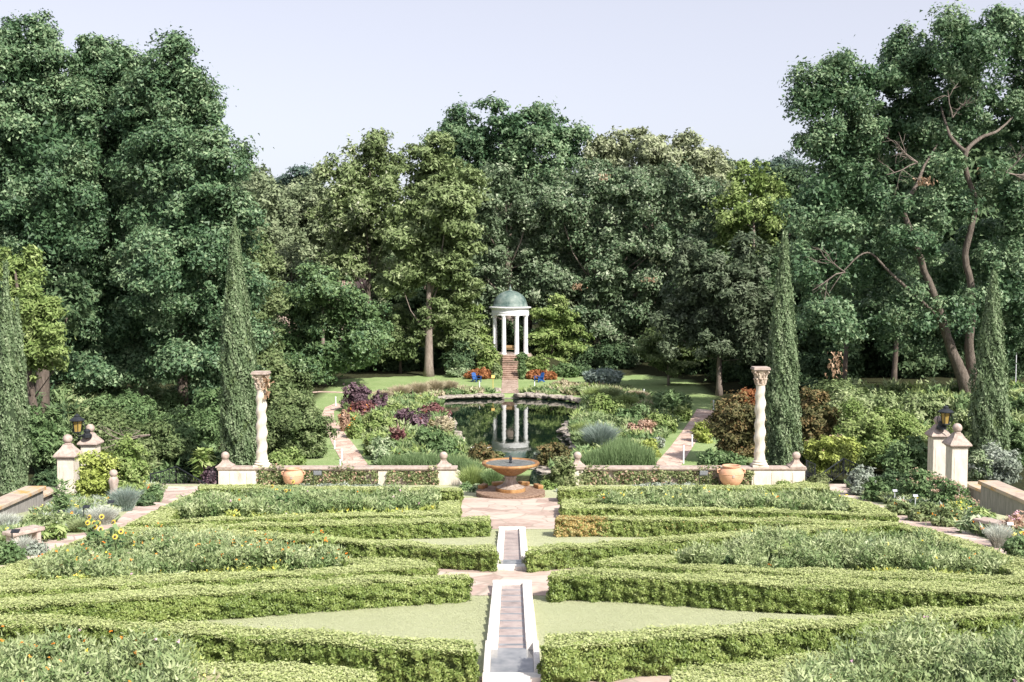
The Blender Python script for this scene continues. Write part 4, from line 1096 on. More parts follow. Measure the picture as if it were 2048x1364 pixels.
def adirondack(px, py, rz, label):
    p = ground(px, py)
    root = empty('garden_chair', p, label, 'chair', 'blue slatted garden chairs', rz)
    rx = Matrix.Rotation(R(-14), 3, 'X')
    def B(name, parts):
        bm = bm_()
        for c, s, r in parts: box(bm, Vector(c), s, rot=r, bev=.006)
        obj(name, bm, M['blue'], root)
    # chair faces -Y
    B('seat', [((0,-.30+i*.105,.36-i*.028),(.56,.095,.03), Matrix.Rotation(R(15), 3, 'X').inverted()) for i in range(6)])
    bk = Matrix.Rotation(R(-24), 3, 'X')
    B('backrest', [((x,.40,.60-.02*abs(x)*4),(.095,.03,.86-abs(x)*.5), bk) for x in (-.21,-.105,0,.105,.21)] + [((0,.42,.60),(.54,.03,.06), bk)])
    for s in (-1, 1):
        B('armrest', [((s*.36,-.02,.60),(.14,.76,.035), None)])
        B('leg', [((s*.31,-.34,.29),(.05,.10,.60), None)])
        B('leg', [((s*.29,.10,.20),(.045,.98,.11), Matrix.Rotation(R(-17), 3, 'X')), ((s*.33,.30,.3),(.04,.07,.6), None)])
adirondack(953, 764, R(38), 'blue slatted garden chair beside the yellow sign in front of orange flowers')
adirondack(1078, 764, R(-50), 'blue slatted garden chair in front of orange flowers, on the side without a sign')

# ================================================================== temple
TZ = 2.62
to = empty('garden_temple', (X0, TY, 2.3), 'white round temple with green dome at the head of the stone stairs', 'temple')
base = at(1020, 709, TY-2.2).z-2.3
bm = bm_(); lathe(bm, [(2.55,-.6),(2.55,base-.16),(2.42,base-.155),(2.42,base),(0,base)], 48); obj('platform', bm, M['cap'], to)
ctop = at(1020, 631, TY-1.9).z-2.3
for k in range(8):
    a = math.pi/8+k*math.pi/4
    c = (1.92*math.cos(a), 1.92*math.sin(a))
    bm = bm_(); Hc = ctop-base
    lathe(bm, [(.32,base+.002),(.32,base+.08),(.28,base+.10),(.30,base+.15),(.265,base+.19),(.255,base+Hc*.4),(.225,base+Hc-.28),(.26,base+Hc-.25),(.24,base+Hc-.2),(.31,base+Hc-.1),(.31,base+Hc-.002)], 20, c=(c[0], c[1], 0))
    obj('column', bm, M['white_paint'], to, smooth=False)
bm = bm_(); z = ctop
lathe(bm, [(1.66,z),(2.16,z),(2.16,z+.28),(2.20,z+.30),(2.20,z+.34),(2.14,z+.36),(2.14,z+.66),(2.24,z+.70),(2.24,z+.74),(2.42,z+.84),(2.42,z+.93),(2.0,z+.98),(1.66,z+.98)], 48)
lathe(bm, [(1.66,z+.98),(1.66,z)], 48)
obj('entablature', bm, M['white_paint'], to)
bm = bm_(); pr = [(2.04,z+.985),(2.04,z+1.10),(1.98,z+1.13)]
dz0 = z+1.13; Hd = at(1020, 581, TY).z-2.3-dz0
for i in range(1, 15):
    t = i/15*math.pi/2; pr.append((1.94*math.cos(t), dz0+Hd*math.sin(t)))
pr.append((.12, dz0+Hd))
lathe(bm, pr, 48); dome = obj('dome', bm, M['copper'], to, smooth=True)
bm = bm_(); zz = dz0+Hd
lathe(bm, [(.22,zz-.04),(.20,zz+.08),(.12,zz+.12),(.17,zz+.24),(.10,zz+.36),(.04,zz+.55),(0,zz+.72)], 16); obj('dome_finial', bm, M['copper'], dome)
bm = bm_(); box(bm, Vector((0,.6,base+.45)), (1.2,.35,.06)); box(bm, Vector((0,.78,base+.72)), (1.2,.05,.3))
for s in (-.5, .5): box(bm, Vector((s,.6,base+.21)), (.07,.3,.42))
b_o = obj('bench', bm, M['wood'], None, loc=(X0, TY, 2.3)); tag(b_o, 'wooden bench inside the domed temple', 'bench')
# stairs
M['steps'] = surf('stair sandstone', [(.3,(.14,.09,.07)),(.5,(.34,.23,.18)),(.75,(.50,.38,.31))], 3.5, .9, .5)
so_ = empty('stone_stairs', (X0, 117.2, float(lower(X0, 117.2))), 'long flight of stone steps rising to the round temple', 'stairs')
z0 = float(lower(X0, 117.2)); z1 = at(1020, 711, TY-2.5).z
y0, y1 = 117.2, TY-2.5
ns = 13
bm = bm_()
for i in range(ns):
    zt = z0+(z1-z0)*(i+1)/ns; yy = y0+(y1-y0)*(i+.5)/ns; d = (y1-y0)/ns
    box(bm, Vector((random.uniform(-.02,.02), yy-117.2, zt-z0-.25)), (1.72+random.uniform(-.05,.05), d+.10, .5), bev=.02); box(bm, Vector((0, yy-117.2-d*.5-.03, zt-z0-.03)), (1.80, .14, .05), bev=.01)
obj('treads', bm, M['steps'] if 'steps' in M else M['rock'], so_)
so2 = empty('stone_stairs', (X0, 106.3, 0), 'few low stone steps from the temple walk into the pond', 'stairs')
bm = bm_()
for i in range(4): box(bm, Vector((0, i*.34-1.35, .06+i*.12-.2)), (1.8,.38,.4), bev=.03)
obj('treads', bm, M['rock'], so2)

# ---- house glimpsed through the trees
hz = 3.6
ho = empty('house', (-28, 168, hz), 'pinkish house with clay tiled gables glimpsed between the trees', 'house')
def gable(bm, x0, x1, y0, y1, z0, z1, over=.5, axis='x'):
    if axis == 'x':
        ym = (y0+y1)/2; P = [(x0-over,y0-over,z0),(x1+over,y0-over,z0),(x1+over,y1+over,z0),(x0-over,y1+over,z0),(x0-over,ym,z1),(x1+over,ym,z1)]
        Fs = [(0,1,5,4),(2,3,4,5),(0,4,3),(1,2,5),(3,2,1,0)]
    else:
        xm = (x0+x1)/2; P = [(x0-over,y0-over,z0),(x1+over,y0-over,z0),(x1+over,y1+over,z0),(x0-over,y1+over,z0),(xm,y0-over,z1),(xm,y1+over,z1)]
        Fs = [(0,4,5,3),(1,2,5,4),(0,1,4),(2,3,5),(3,2,1,0)]
    vs = [bm.verts.new(p) for p in P]
    for f in Fs: bm.faces.new([vs[i] for i in f])
bm = bm_(); box(bm, Vector((0,4,2.5)), (24,8,8)); box(bm, Vector((-8,-.6,3)), (5,3,9)); box(bm, Vector((8,-.6,2.5)), (5,3,8)); obj('wall', bm, M['stucco'], ho)
bm = bm_(); gable(bm, -12, 12, 0, 8, 6.5, 9.6); gable(bm, -10.5, -5.5, -2.1, 6, 7.52, 10.4, .4, 'y'); gable(bm, 5.5, 10.5, -2.1, 6, 6.52, 9.4, .4, 'y'); obj('roof', bm, M['roof'], ho)
for (x, y, z, w_, h_) in [(8,-2.13,3.2,1.0,1.9),(9.3,-2.13,3.2,.8,1.9),(-8,-2.13,4.5,1.6,1.6),(-2,-.03,3.5,1.2,1.8),(2,-.03,3.5,1.2,1.8),(8,-2.13,.4,1.2,2.0)]:
    bm = bm_(); box(bm, Vector((x,y,z)), (w_+.3,.08,h_+.3)); f = obj('window', bm, M['white_paint'], ho)
    bm = bm_(); box(bm, Vector((x-w_/4-.02,y-.05,z)), (w_/2-.05,.03,h_)); box(bm, Vector((x+w_/4+.02,y-.05,z)), (w_/2-.05,.03,h_)); obj('pane', bm, M['glass'], f)

# ---- pond rocks
from mathutils import noise as mnoise
def rock_mesh(seed):
    bm = bm_(); bmesh.ops.create_icosphere(bm, subdivisions=3, radius=1)
    for v in bm.verts:
        p = v.co.copy(); d = mnoise.noise(p*1.3+Vector((seed*7.1,0,0)))*.35+mnoise.noise(p*3.1+Vector((0,seed*3.3,0)))*.14
        v.co = p*(1+d)
        v.co.z = max(min(v.co.z, .62), -.6)
    me = bpy.data.meshes.new('rock'); bm.to_mesh(me); bm.free(); me.materials.append(M['rock']); return me
RK = [rock_mesh(i) for i in range(6)]
def rock(x, y, s, label, grp):
    o = bpy.data.objects.new('rock', random.choice(RK)); link(o); o.location = (x, y, s[2]*.3+.20); o.scale = s
    o.rotation_euler = (random.uniform(-.1,.1), random.uniform(-.1,.1), random.uniform(0, 6.3)); tag(o, label, 'rock', grp)
def rocks(pxs, n, smin, smax, label, grp, flat=.55):
    P = [level(a, b) for a, b in pxs]
    Ls = [0]
    for a_, b_ in zip(P, P[1:]): Ls.append(Ls[-1]+(b_-a_).length)
    for i in range(n):
        t = (i+.5+random.uniform(-.3,.3))/n*Ls[-1]
        k = max(j for j in range(len(P)-1) if Ls[j] <= t)
        p = P[k].lerp(P[k+1], (t-Ls[k])/(Ls[k+1]-Ls[k]))
        s = random.uniform(smin, smax)
        rock(p.x+random.uniform(-.15,.15), p.y+random.uniform(-.2,.2), (s*random.uniform(.9,1.4), s*.8, s*flat*random.uniform(.9,1.4)), label, grp)
rocks([(882,801),(900,799),(940,797.5),(1002,796)], 24, .36, .62, 'flat pale slab edging the far bank of the pond below the tan grasses', 'flat slabs edging the far pond bank', .35)
rocks([(1040,796),(1100,798.5),(1128,801),(1166,808)], 20, .34, .6, 'rounded boulder edging the far bank of the pond, away from the tan grasses', 'boulders edging the far pond bank')
rocks([(890,830),(900,850),(908,866),(922,890)], 9, .28, .45, 'pale rock at the pond edge beneath the wine-red flowers', 'rocks on the purple-bush bank')
rocks([(1136,850),(1132,866),(1142,884),(1154,906)], 10, .35, .6, 'pale rock at the pond edge below the blue-green spiky plant', 'rocks on the reed bank', .38)
q = level(863, 802); rock(q.x, q.y, (1.0,.7,.28), 'broad flat pale boulder jutting into the far pond corner by the dark red shrubs', None)
q = level(994, 791); rock(q.x, q.y, (.38,.38,.6), 'upright pale rock standing right beside the pond steps', None)
q = level(1040, 790); rock(q.x, q.y, (.36,.3,.42), 'knobbly rock on the chair side of the pond steps', None)
for i, (a, b, w_) in enumerate([(1080,933,.9),(1098,936,.7),(1062,934,.6),(1090,944,.5)]):
    q = level(a, b, .4); o = bpy.data.objects.new('rock', RK[i]); link(o); o.location = (q.x, q.y, .42); o.scale = (w_, .5, .18)
    tag(o, 'flat pinkish slab by the dark little pool behind the fountain bowl', 'rock', 'slabs by the little pool')
# ================================================================== plants of the lower garden and side borders
def plant(kind, x, y, w_, h_, mat, label, name='shrub', cat='shrub', grp=None, leaf=None, extra=None, dens=1.0, sink=0.0, Y=None, depth=None):
    """x: sighting of the middle, y: of the foot, w_,h_: width and height in the same units"""
    g_ = ground(x, y) if Y is None else at(x, y, Y)
    D = g_.y; k = D/F
    W, H = w_*k/2, h_*k
    dp = depth or min(W, max(W*.8, H*.5))
    s = leaf or max(.035, 1.9*D/1100)
    base = np.array([g_.x, g_.y, g_.z])
    sets = []
    if kind == 'mound':
        n = max(4, int(W/max(H, .3)*3))
        L = [[0, 0, H*.42, W*.72, dp*.8, H*.52]]
        for i in range(n+3):
            a = rng.uniform(0, 6.283); q = rng.uniform(.25, .62)
            hh = rng.uniform(.28, .5)
            L.append([math.cos(a)*W*q, math.sin(a)*dp*q, H*hh*rng.uniform(.7, 1.1), W*rng.uniform(.3, .42), dp*rng.uniform(.3, .45), H*rng.uniform(.32, .46)])
        c, nn, r = clumps(L, max(.16, min(W, H)*.26), .62*dens, s, spread=.7, flat=.85)
        kk = c[:, 2] > -.1
        c, nn, r = c[kk], nn[kk], r[kk]
        fc, fn, fr = filler(L, s*2.4, .8)
        sets = [(c, nn, s*rng.uniform(.6, 1.35, len(c)), 1.15, r, LM(mat), None), (fc[fc[:, 2] > 0], fn[fc[:, 2] > 0], s*2.2, 1, fr[fc[:, 2] > 0], LM(mat), None)]
    elif kind in ('grass', 'reed', 'plume', 'arch'):
        n = int(min(9000, max(300, 2*W*dp*3*(900 if kind != 'reed' else 700)*dens*(.05/s))))
        a = rng.uniform(0, 6.283, n); q = rng.random(n)**.5
        if kind == 'reed':
            bx, by = np.cos(a)*q*W*.95, np.sin(a)*q*dp*.95
            lean = rng.normal(size=(n, 2))*.10
            L_ = H*rng.uniform(.55, 1.05, n)*(1-.25*q)
        else:
            bx, by = np.cos(a)*q*W*.35, np.sin(a)*q*dp*.35
            lean = np.stack([np.cos(a)*q*W*.75, np.sin(a)*q*dp*.75], 1)/np.maximum(H, .1)+rng.normal(size=(n, 2))*.12
            L_ = H*rng.uniform(.6, 1.08, n)*(1-.3*q)
        # three short blades stacked along each bending stem
        segs = 4
        for i in range(segs):
            t = (i+.5)/segs
            c = np.stack([bx+lean[:, 0]*L_*t**1.5, by+lean[:, 1]*L_*t**1.5, L_*t*(1-.12*t)], 1)
            ax = unit(np.stack([lean[:, 0]*(.3+t*1.4), lean[:, 1]*(.3+t*1.4), np.full(n, 1.0-.5*t)], 1))
            ln = L_/segs*.62
            wv = np.maximum(.011, s*.28)
            t3 = unit(np.cross(ax, rdir(n)))
            wd = (wv*(1.15-t))[:, None] if isinstance(wv, np.ndarray) else wv*(1.2-t)
            V = np.empty((n, 3, 3)); V[:, 0] = c+ax*ln[:, None]*1.1; V[:, 1] = c-ax*ln[:, None]+t3*wd; V[:, 2] = c-ax*ln[:, None]-t3*wd
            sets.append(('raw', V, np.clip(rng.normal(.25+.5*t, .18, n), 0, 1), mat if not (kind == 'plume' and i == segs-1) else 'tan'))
        me = raw_mesh(name, sets)
        o = add_mesh(name, me, None, tuple(base)); tag(o, label, cat, grp); return o
    elif kind == 'stems':       # leafy upright stems
        n = int(max(8, 2*W*dp*26*dens))
        C, A_, Rr = [], [], []
        for i in range(n):
            a = rng.uniform(0, 6.283); q = rng.random()**.5; hh = H*rng.uniform(.65, 1.05)*(1-.25*q)
            m = int(hh/s*3.2)+4; t = rng.random(m)
            aa = rng.uniform(0, 6.283, m)
            C.append(np.stack([math.cos(a)*q*W*(.6+.35*t)+np.cos(aa)*.09, math.sin(a)*q*dp*(.6+.35*t)+np.sin(aa)*.09, t*hh], 1))
            A_.append(np.stack([np.cos(aa), np.sin(aa), rng.uniform(.1, 1.0, m)], 1)); Rr.append(np.clip(rng.normal(.2+.5*t, .18), 0, 1))
        C = np.concatenate(C); A_ = unit(np.concatenate(A_)); Rr = np.concatenate(Rr)
        sets = [(C, rdir(len(C))+np.array([0,-.4,.6]), s*rng.uniform(.7, 1.4, len(C)), 1.8, Rr, LM(mat), A_)]
    elif kind == 'broad':       # rosettes of broad leaves
        n = int(max(6, 2*W*dp*14*dens)); C, A_, Nn, Rr, S = [], [], [], [], []
        for i in range(n):
            a = rng.uniform(0, 6.283); q = rng.random()**.5*.85
            ctr = np.array([math.cos(a)*q*W, math.sin(a)*q*dp, H*(.35+.45*(1-q*q))])
            m = 14; aa = rng.uniform(0, 6.283, m); rr = rng.uniform(.05, .2, m)
            d = np.stack([np.cos(aa), np.sin(aa), rng.uniform(-.3, .5, m)], 1)
            C.append(ctr+d*rr[:, None]*np.array([1,1,.5])); A_.append(d); Nn.append(np.stack([np.cos(aa)*.5, np.sin(aa)*.5, np.ones(m)], 1)+rng.normal(size=(m, 3))*.2); Rr.append(rng.random(m))
        C = np.concatenate(C); A_ = unit(np.concatenate(A_)); Nn = np.concatenate(Nn); Rr = np.concatenate(Rr)
        sets = [(C, Nn, s*2.0*rng.uniform(.7, 1.3, len(C)), 1.4, Rr, LM(mat), A_)]
        if H > .5:
            m = int(len(C)*.8); c2 = C[rng.integers(0, len(C), m)]*np.array([1,1,1]); c2[:, 2] *= rng.random(m)
            sets.append((c2, rdir(m), s*1.6, 1.3, rng.random(m)*.4, LM(mat), None))
    if extra:
        em, cnt, lowf = extra
        ref = sets[0][0]; hi = ref[ref[:, 2] > H*lowf]
        if len(hi):
            pk = hi[rng.integers(0, len(hi), cnt)]+np.array([0,-.03,.05])
            pk = np.repeat(pk, 5, 0)+rng.normal(size=(cnt*5, 3))*s*.5
            sets.append((pk, np.array([0,-.5,1.0])+rng.normal(size=(len(pk), 3))*.5, s*.6, .9, rng.random(len(pk)), LM(em), None))
    o = add_mesh(name, leaf_mesh(name, sets), None, tuple(base))
    tag(o, label, cat, grp); return o
def raw_mesh(name, sets):
    Vs, rn, mi, mats = [], [], [], []
    for _, V, r, m in sets:
        mt = LM(m)
        if mt not in mats: mats.append(mt)
        Vs.append(V.reshape(-1, 3)); rn.append(r); mi.append(np.full(len(r), mats.index(mt)))
    return tri_mesh(name, np.concatenate(Vs), np.concatenate(rn).astype(np.float32), np.concatenate(mi).astype(np.int32), mats)

P_ = plant
G = 'ornamental_grass'; GC = 'grass clump'
# --- bank between left garden path and pond
for i, (a, b, w_, h_) in enumerate([(765,800,60,24),(800,797,60,34),(836,793,60,36),(870,788,55,36),(898,784,50,30)]):
    P_('plume', a, b, w_, h_, 'tan', 'tan feathery grass clump in the pale drift on the far lawn above the pond', G, GC, 'tan grasses above the pond', dens=.8)
P_('mound', 845, 803, 50, 11, 'green', 'low green mound behind the broad flat pond boulder', leaf=.12)
P_('mound', 905, 788, 60, 9, 'green', 'low green mat on the pond rim next to the tan grasses', leaf=.12)
P_('mound', 940, 783, 46, 9, 'bed', 'dull green mat with reddish tips close to the white post', leaf=.12)
P_('stems', 852, 803, 20, 20, 'fresh', 'bright yellow-green plant next to the broad flat pond boulder', 'leafy_plant', 'plant', leaf=.13)
P_('mound', 712, 822, 66, 56, 'purple', 'big dark purple smoke bush, highest of the purple bushes', leaf=.14, dens=.9)
P_('mound', 760, 824, 50, 38, 'purple', 'purple bush close behind the highest smoke bush, towards the pond', leaf=.14)
P_('mound', 724, 834, 80, 30, 'wine', 'wine-red bush at the foot of the highest smoke bush', leaf=.13, extra=('f_or', 10, .5))
P_('mound', 755, 870, 84, 46, 'fresh', 'bright green leafy mass beneath the purple bushes by the brick path', leaf=.13)
P_('mound', 712, 876, 40, 40, 'fresh', 'yellow-green bush with orange specks hugging the brick path bend', leaf=.13, extra=('f_or', 6, .6))
P_('mound', 790, 838, 60, 30, 'fresh', 'bright green bush between the two purple groups', leaf=.13)
P_('mound', 826, 862, 84, 44, 'purple', 'broad purple bush in the middle of the pond bank', leaf=.14, extra=('f_red', 10, .3))
P_('mound', 872, 836, 60, 28, 'wine', 'wine-red amaranth bush overhanging the pond edge', leaf=.13)
P_('mound', 742, 850, 26, 18, 'purple', 'small purple tuft within the bright green leafy mass', leaf=.12)
P_('stems', 888, 872, 46, 44, 'tan', 'yellowed leafy stems leaning over the pond edge rocks', 'leafy_plant', 'plant', leaf=.13)
P_('stems', 868, 866, 26, 30, 'maple', 'brown leaved stems among yellowed stems by the pond', 'leafy_plant', 'plant', leaf=.13)
P_('stems', 797, 892, 30, 46, 'wine', 'upright dark red canna with reddish leaves in mid bank', 'leafy_plant', 'plant', leaf=.15)
P_('mound', 752, 908, 66, 38, 'fresh', 'light green bush half way down the bank beside the brick path', leaf=.12)
P_('mound', 768, 936, 52, 40, 'varie', 'pale variegated bush at the foot of the brick path', leaf=.11)
P_('mound', 765, 918, 60, 44, 'varie', 'whitish green bush behind the reeds on the yew side', leaf=.11)
P_('mound', 870, 912, 96, 56, 'green', 'rounded mid-green bush above the reeds next to the pond', leaf=.12)
P_('mound', 905, 930, 70, 44, 'green', 'low green bush sloping to the near pond edge', leaf=.12)
for i, (a, b, w_, h_) in enumerate([(790,944,70,46),(830,946,70,54),(872,948,70,54),(912,952,64,56),(945,958,50,50)]):
    P_('reed', a, b, w_, h_, 'green', 'upright green reeds behind the wall near its ball-topped fountain-side pier, yew side', 'reeds', 'reeds', 'reeds on the yew side bank', dens=1.0)
P_('mound', 868, 944, 26, 24, 'maple', 'small brownish shrub poking out of the reeds on the yew side', leaf=.1)
P_('mound', 966, 934, 64, 48, 'maple', 'reddish brown rose bush between pond and fountain, yew side', leaf=.1, extra=('f_wh', 4, .6))
P_('mound', 995, 930, 40, 26, 'ivy', 'low dull green bush just beside the water behind the fountain', leaf=.1)
P_('arch', 945, 985, 70, 66, 'fresh', 'fresh green arching grass between the scrolled pier and the fountain', G, GC, dens=1.2, Y=52)
P_('arch', 985, 975, 60, 48, 'green', 'soft green grass directly behind the fountain bowl', G, GC, dens=1.2, Y=51.5)
P_('mound', 960, 1000, 36, 34, 'varie', 'small grey-green clump touching the fountain basin on the scroll side', leaf=.07, Y=48.5)
P_('mound', 938, 1000, 40, 40, 'green', 'grassy green clump at the plaza corner by the scrolled pier', leaf=.07, Y=49.5)
# --- bank on the maple side
P_('mound', 1085, 785, 80, 9, 'green', 'low green mat on the far pond rim past the stone steps', leaf=.12)
P_('mound', 1155, 789, 60, 16, 'bed', 'loose green plants behind the pond boulders', leaf=.13)
P_('grass', 1190, 803, 60, 34, 'fresh', 'light green grass clump at the far pond corner', G, GC)
P_('grass', 1222, 803, 70, 36, 'bed', 'hazy green grass clump beside the far pond corner', G, GC)
P_('mound', 1125, 776, 60, 14, 'tan', 'low pale grass heads on the lawn behind the pond boulders', leaf=.12)
P_('stems', 1205, 772, 84, 36, 'blue', 'dark blue-green arching bush in front of the big oak trunk', leaf=.2)
P_('mound', 1075, 738, 50, 30, 'fresh', 'light green bush on the temple mound beside the top of the stairs, oak side', leaf=.15)
P_('mound', 1045, 722, 26, 18, 'green', 'small green bush tucked under the temple platform, oak side', leaf=.13)
P_('mound', 1020, 705, 60, 70, 'dark', 'added dark shrub standing in for the shade right behind the temple', leaf=.17, Y=131)  # added so the space behind the columns reads as dark shade
P_('plume', 1272, 800, 70, 24, 'tan', 'tan pink grass heads beside the lone white light on the lawn', G, GC)
P_('plume', 1290, 822, 60, 28, 'tan', 'pinkish grass heads in the middle of the maple side bank', G, GC)
P_('grass', 1250, 822, 70, 40, 'fresh', 'yellowish green grass in mid bank on the maple side', G, GC)
P_('mound', 1215, 838, 90, 46, 'fresh', 'bright green large-leaved bush at the pond edge under the grasses', leaf=.15)
P_('mound', 1255, 856, 80, 46, 'green', 'green bush with broad leaves in mid bank, maple side', leaf=.15)
P_('mound', 1295, 850, 60, 34, 'bed', 'grey-green mound beside the large-leaved bush', leaf=.12)
P_('stems', 1345, 834, 84, 56, 'green', 'tall leafy canna group with long leaves at the top of the brick path', 'leafy_plant', 'plant', leaf=.2)
P_('stems', 1366, 842, 34, 36, 'fresh', 'smaller leafy clump leaning over the top of the brick path', 'leafy_plant', 'plant', leaf=.16)
P_('mound', 1322, 866, 66, 38, 'fresh', 'yellow-green low bush along the orange edging of the brick path', leaf=.12)
P_('mound', 1283, 878, 76, 36, 'sedum', 'brownish pink mound in the maple side bank', leaf=.1)
P_('mound', 1300, 870, 50, 32, 'maple', 'dark reddish green mound behind the brownish pink one', leaf=.1)
P_('arch', 1200, 905, 90, 74, 'blue', 'blue-green spiky arching plant next to the pond rocks', G, GC, dens=.8)
P_('arch', 1165, 880, 60, 46, 'fresh', 'light green arching grass overhanging the pond, maple side', G, GC)
P_('mound', 1300, 914, 42, 40, 'acid', 'rounded yellow-green shrub beside the brick path, maple side', leaf=.1)
P_('mound', 1316, 896, 24, 24, 'silver', 'silver leaved tuft behind the rounded yellow-green shrub', leaf=.09)
for i, (a, b, w_, h_) in enumerate([(1190,944,64,56),(1225,944,64,74),(1262,944,64,76),(1290,942,46,64),(1245,930,70,70)]):
    P_('reed', a, b, w_, h_, 'green', 'upright green reeds behind the wall near its ball-topped fountain-side pier, maple side', 'reeds', 'reeds', 'reeds on the maple side bank', dens=1.0)
P_('mound', 1110, 938, 74, 52, 'maple', 'olive and rust coloured bush between pond and fountain, maple side', leaf=.1)
P_('mound', 1080, 934, 36, 30, 'silver', 'silvery bush with white blooms behind the fountain rim', leaf=.09)
P_('mound', 1120, 985, 74, 74, 'ivy', 'ivy bush spilling around the pier nearest the fountain, maple side', leaf=.085, Y=52.2)
P_('mound', 1095, 1003, 50, 44, 'fresh', 'fresh green bush touching the fountain basin, maple side', leaf=.07, Y=50.2)
P_('mound', 1112, 1003, 34, 26, 'silver', 'grey-leaved clump at the plaza corner, maple side', leaf=.07, Y=48.6)
P_('mound', 1270, 944, 60, 12, 'ivy', 'thin low creeper topping the wall at the foot of the brick path', leaf=.08)
P_('mound', 1440, 938, 110, 36, 'green', 'low dark green groundcover in the shade under the russet maple', leaf=.1)
P_('mound', 1407, 884, 44, 44, 'acid', 'yellow-green fern clump beneath the russet maple', leaf=.1)
P_('mound', 572, 940, 84, 40, 'fresh', 'yellow-green shrub behind the twisted column, below the yew', leaf=.09)
P_('mound', 690, 862, 24, 44, 'sedum', 'pinkish brown plume plant at the brick path bend', leaf=.1, extra=('f_or', 8, .2))
# orange bedding under the temple
P_('mound', 963, 756, 62, 17, 'rust', 'rust-orange flower mass behind the chair with the yellow sign', 'flowering_plants', 'flowers', leaf=.13, dens=1.2)
P_('mound', 1083, 757, 76, 16, 'rust', 'rust-orange flower mass behind the chair without a sign', 'flowering_plants', 'flowers', leaf=.13, dens=1.2)
P_('mound', 918, 752, 60, 18, 'varie', 'pale variegated hostas beside the rust-orange flowers', 'leafy_plant', 'plant', leaf=.16)
P_('mound', 995, 757, 20, 36, 'bed', 'pale green shrub hugging the temple stairs on the yellow sign side', leaf=.12)
P_('mound', 1044, 757, 18, 38, 'green', 'green shrub hugging the temple stairs on the other side from the sign', leaf=.12)
P_('mound', 975, 735, 56, 46, 'fresh', 'light green bush on the temple mound above the rust-orange flowers', leaf=.15)
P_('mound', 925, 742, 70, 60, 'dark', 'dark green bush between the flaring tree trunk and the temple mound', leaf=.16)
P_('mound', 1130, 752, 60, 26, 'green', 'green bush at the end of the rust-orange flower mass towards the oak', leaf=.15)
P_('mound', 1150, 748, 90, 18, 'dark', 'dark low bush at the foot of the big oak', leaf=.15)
# --- upper terrace borders, bush side
B = 'border_plant'; BC = 'plant'
P_('mound', 196, 1000, 84, 104, 'acid', 'yellow-green bush right beside the ball-topped pier with golden lower leaves', leaf=.075, dens=1.1)
P_('mound', 262, 996, 92, 138, 'fresh', 'taller bright green bush standing between the golden bush and the railing', leaf=.075, dens=1.1)
P_('stems', 170, 960, 40, 34, 'lime', 'fine lime shoots rising in front of the rear lantern pier', B, BC, leaf=.07, Y=50)
P_('stems', 127, 1042, 40, 92, 'green', 'narrow upright dark green shrub below the ball-topped pier', leaf=.06)
P_('arch', 150, 1046, 50, 40, 'blue', 'blue-green tuft beside the narrow upright shrub', G, GC)
P_('arch', 205, 1050, 90, 48, 'palegrass', 'silver grass spreading under the golden bush', G, GC, dens=.9)
P_('arch', 250, 1022, 80, 62, 'blue', 'blue-grey grass fountain in front of the taller bright bush', G, GC, dens=.9)
P_('arch', 160, 1064, 90, 34, 'bed', 'loose grey-green tuft below the black plant labels', G, GC, dens=.9)
P_('mound', 115, 1062, 90, 34, 'bed', 'feathery green filler behind the hosta clump', leaf=.06)
P_('mound', 305, 1004, 50, 32, 'green', 'low green plants with red blooms beside the railing', leaf=.07, extra=('f_red', 3, .5))
P_('mound', 285, 1012, 50, 20, 'dark', 'low dark groundcover spilling on the path by the taller bright bush', leaf=.06)
P_('broad', 98, 1080, 84, 36, 'fresh', 'glossy green hosta clump behind the pale stone bench', B, BC, leaf=.06, dens=1.5)
P_('arch', 12, 1062, 80, 46, 'palegrass', 'wispy white grass against the lichened wall', G, GC, dens=.8)
P_('arch', 48, 1108, 70, 46, 'palegrass', 'white grass fountain in front of the pale stone bench', G, GC, dens=.7)
P_('mound', 10, 1128, 70, 50, 'green', 'dark green low shrub at the picture edge below the bench', leaf=.055)
P_('mound', 70, 1110, 40, 18, 'silver', 'grey groundcover spilling over the path edge near the bench', leaf=.05)
P_('mound', 45, 1060, 110, 20, 'bed', 'grey-green carpet between lichened wall and bench', leaf=.06)
P_('stems', 215, 1045, 60, 42, 'varie', 'pale yellow flowered plant at the path edge below the labels', B, BC, leaf=.06, extra=('f_ye', 6, .4))
P_('stems', 640, 1126, 60, 66, 'fresh', 'strappy bright green clump at the inner tip of the orange flower bed', B, BC, leaf=.07, extra=('f_or', 5, .6))
P_('stems', 430, 1128, 90, 62, 'beddk', 'darker green clump in the middle of the orange flower bed', B, BC, leaf=.055, extra=('f_or', 6, .6))
P_('stems', 1420, 1138, 90, 40, 'dark', 'dark glossy clump at the inner tip of the tall feathery bed', B, BC, leaf=.055)
P_('stems', 1750, 1132, 80, 66, 'varie', 'pale feathery clump standing tallest in the big feathery bed', B, BC, leaf=.055)
P_('stems', 1590, 1140, 80, 70, 'fresh', 'bright green clump with one red bloom in the big feathery bed', B, BC, leaf=.055, extra=('f_red', 1, .8))
P_('stems', 1900, 1146, 90, 66, 'beddk', 'darker clump near the outer end of the big feathery bed', B, BC, leaf=.055)
P_('stems', 1560, 1026, 60, 36, 'beddk', 'darker clump in the bed before the rotund jar', B, BC, leaf=.06)
P_('stems', 800, 1026, 90, 40, 'beddk', 'darker clump near the inner end of the bed left of the plaza', B, BC, leaf=.06)
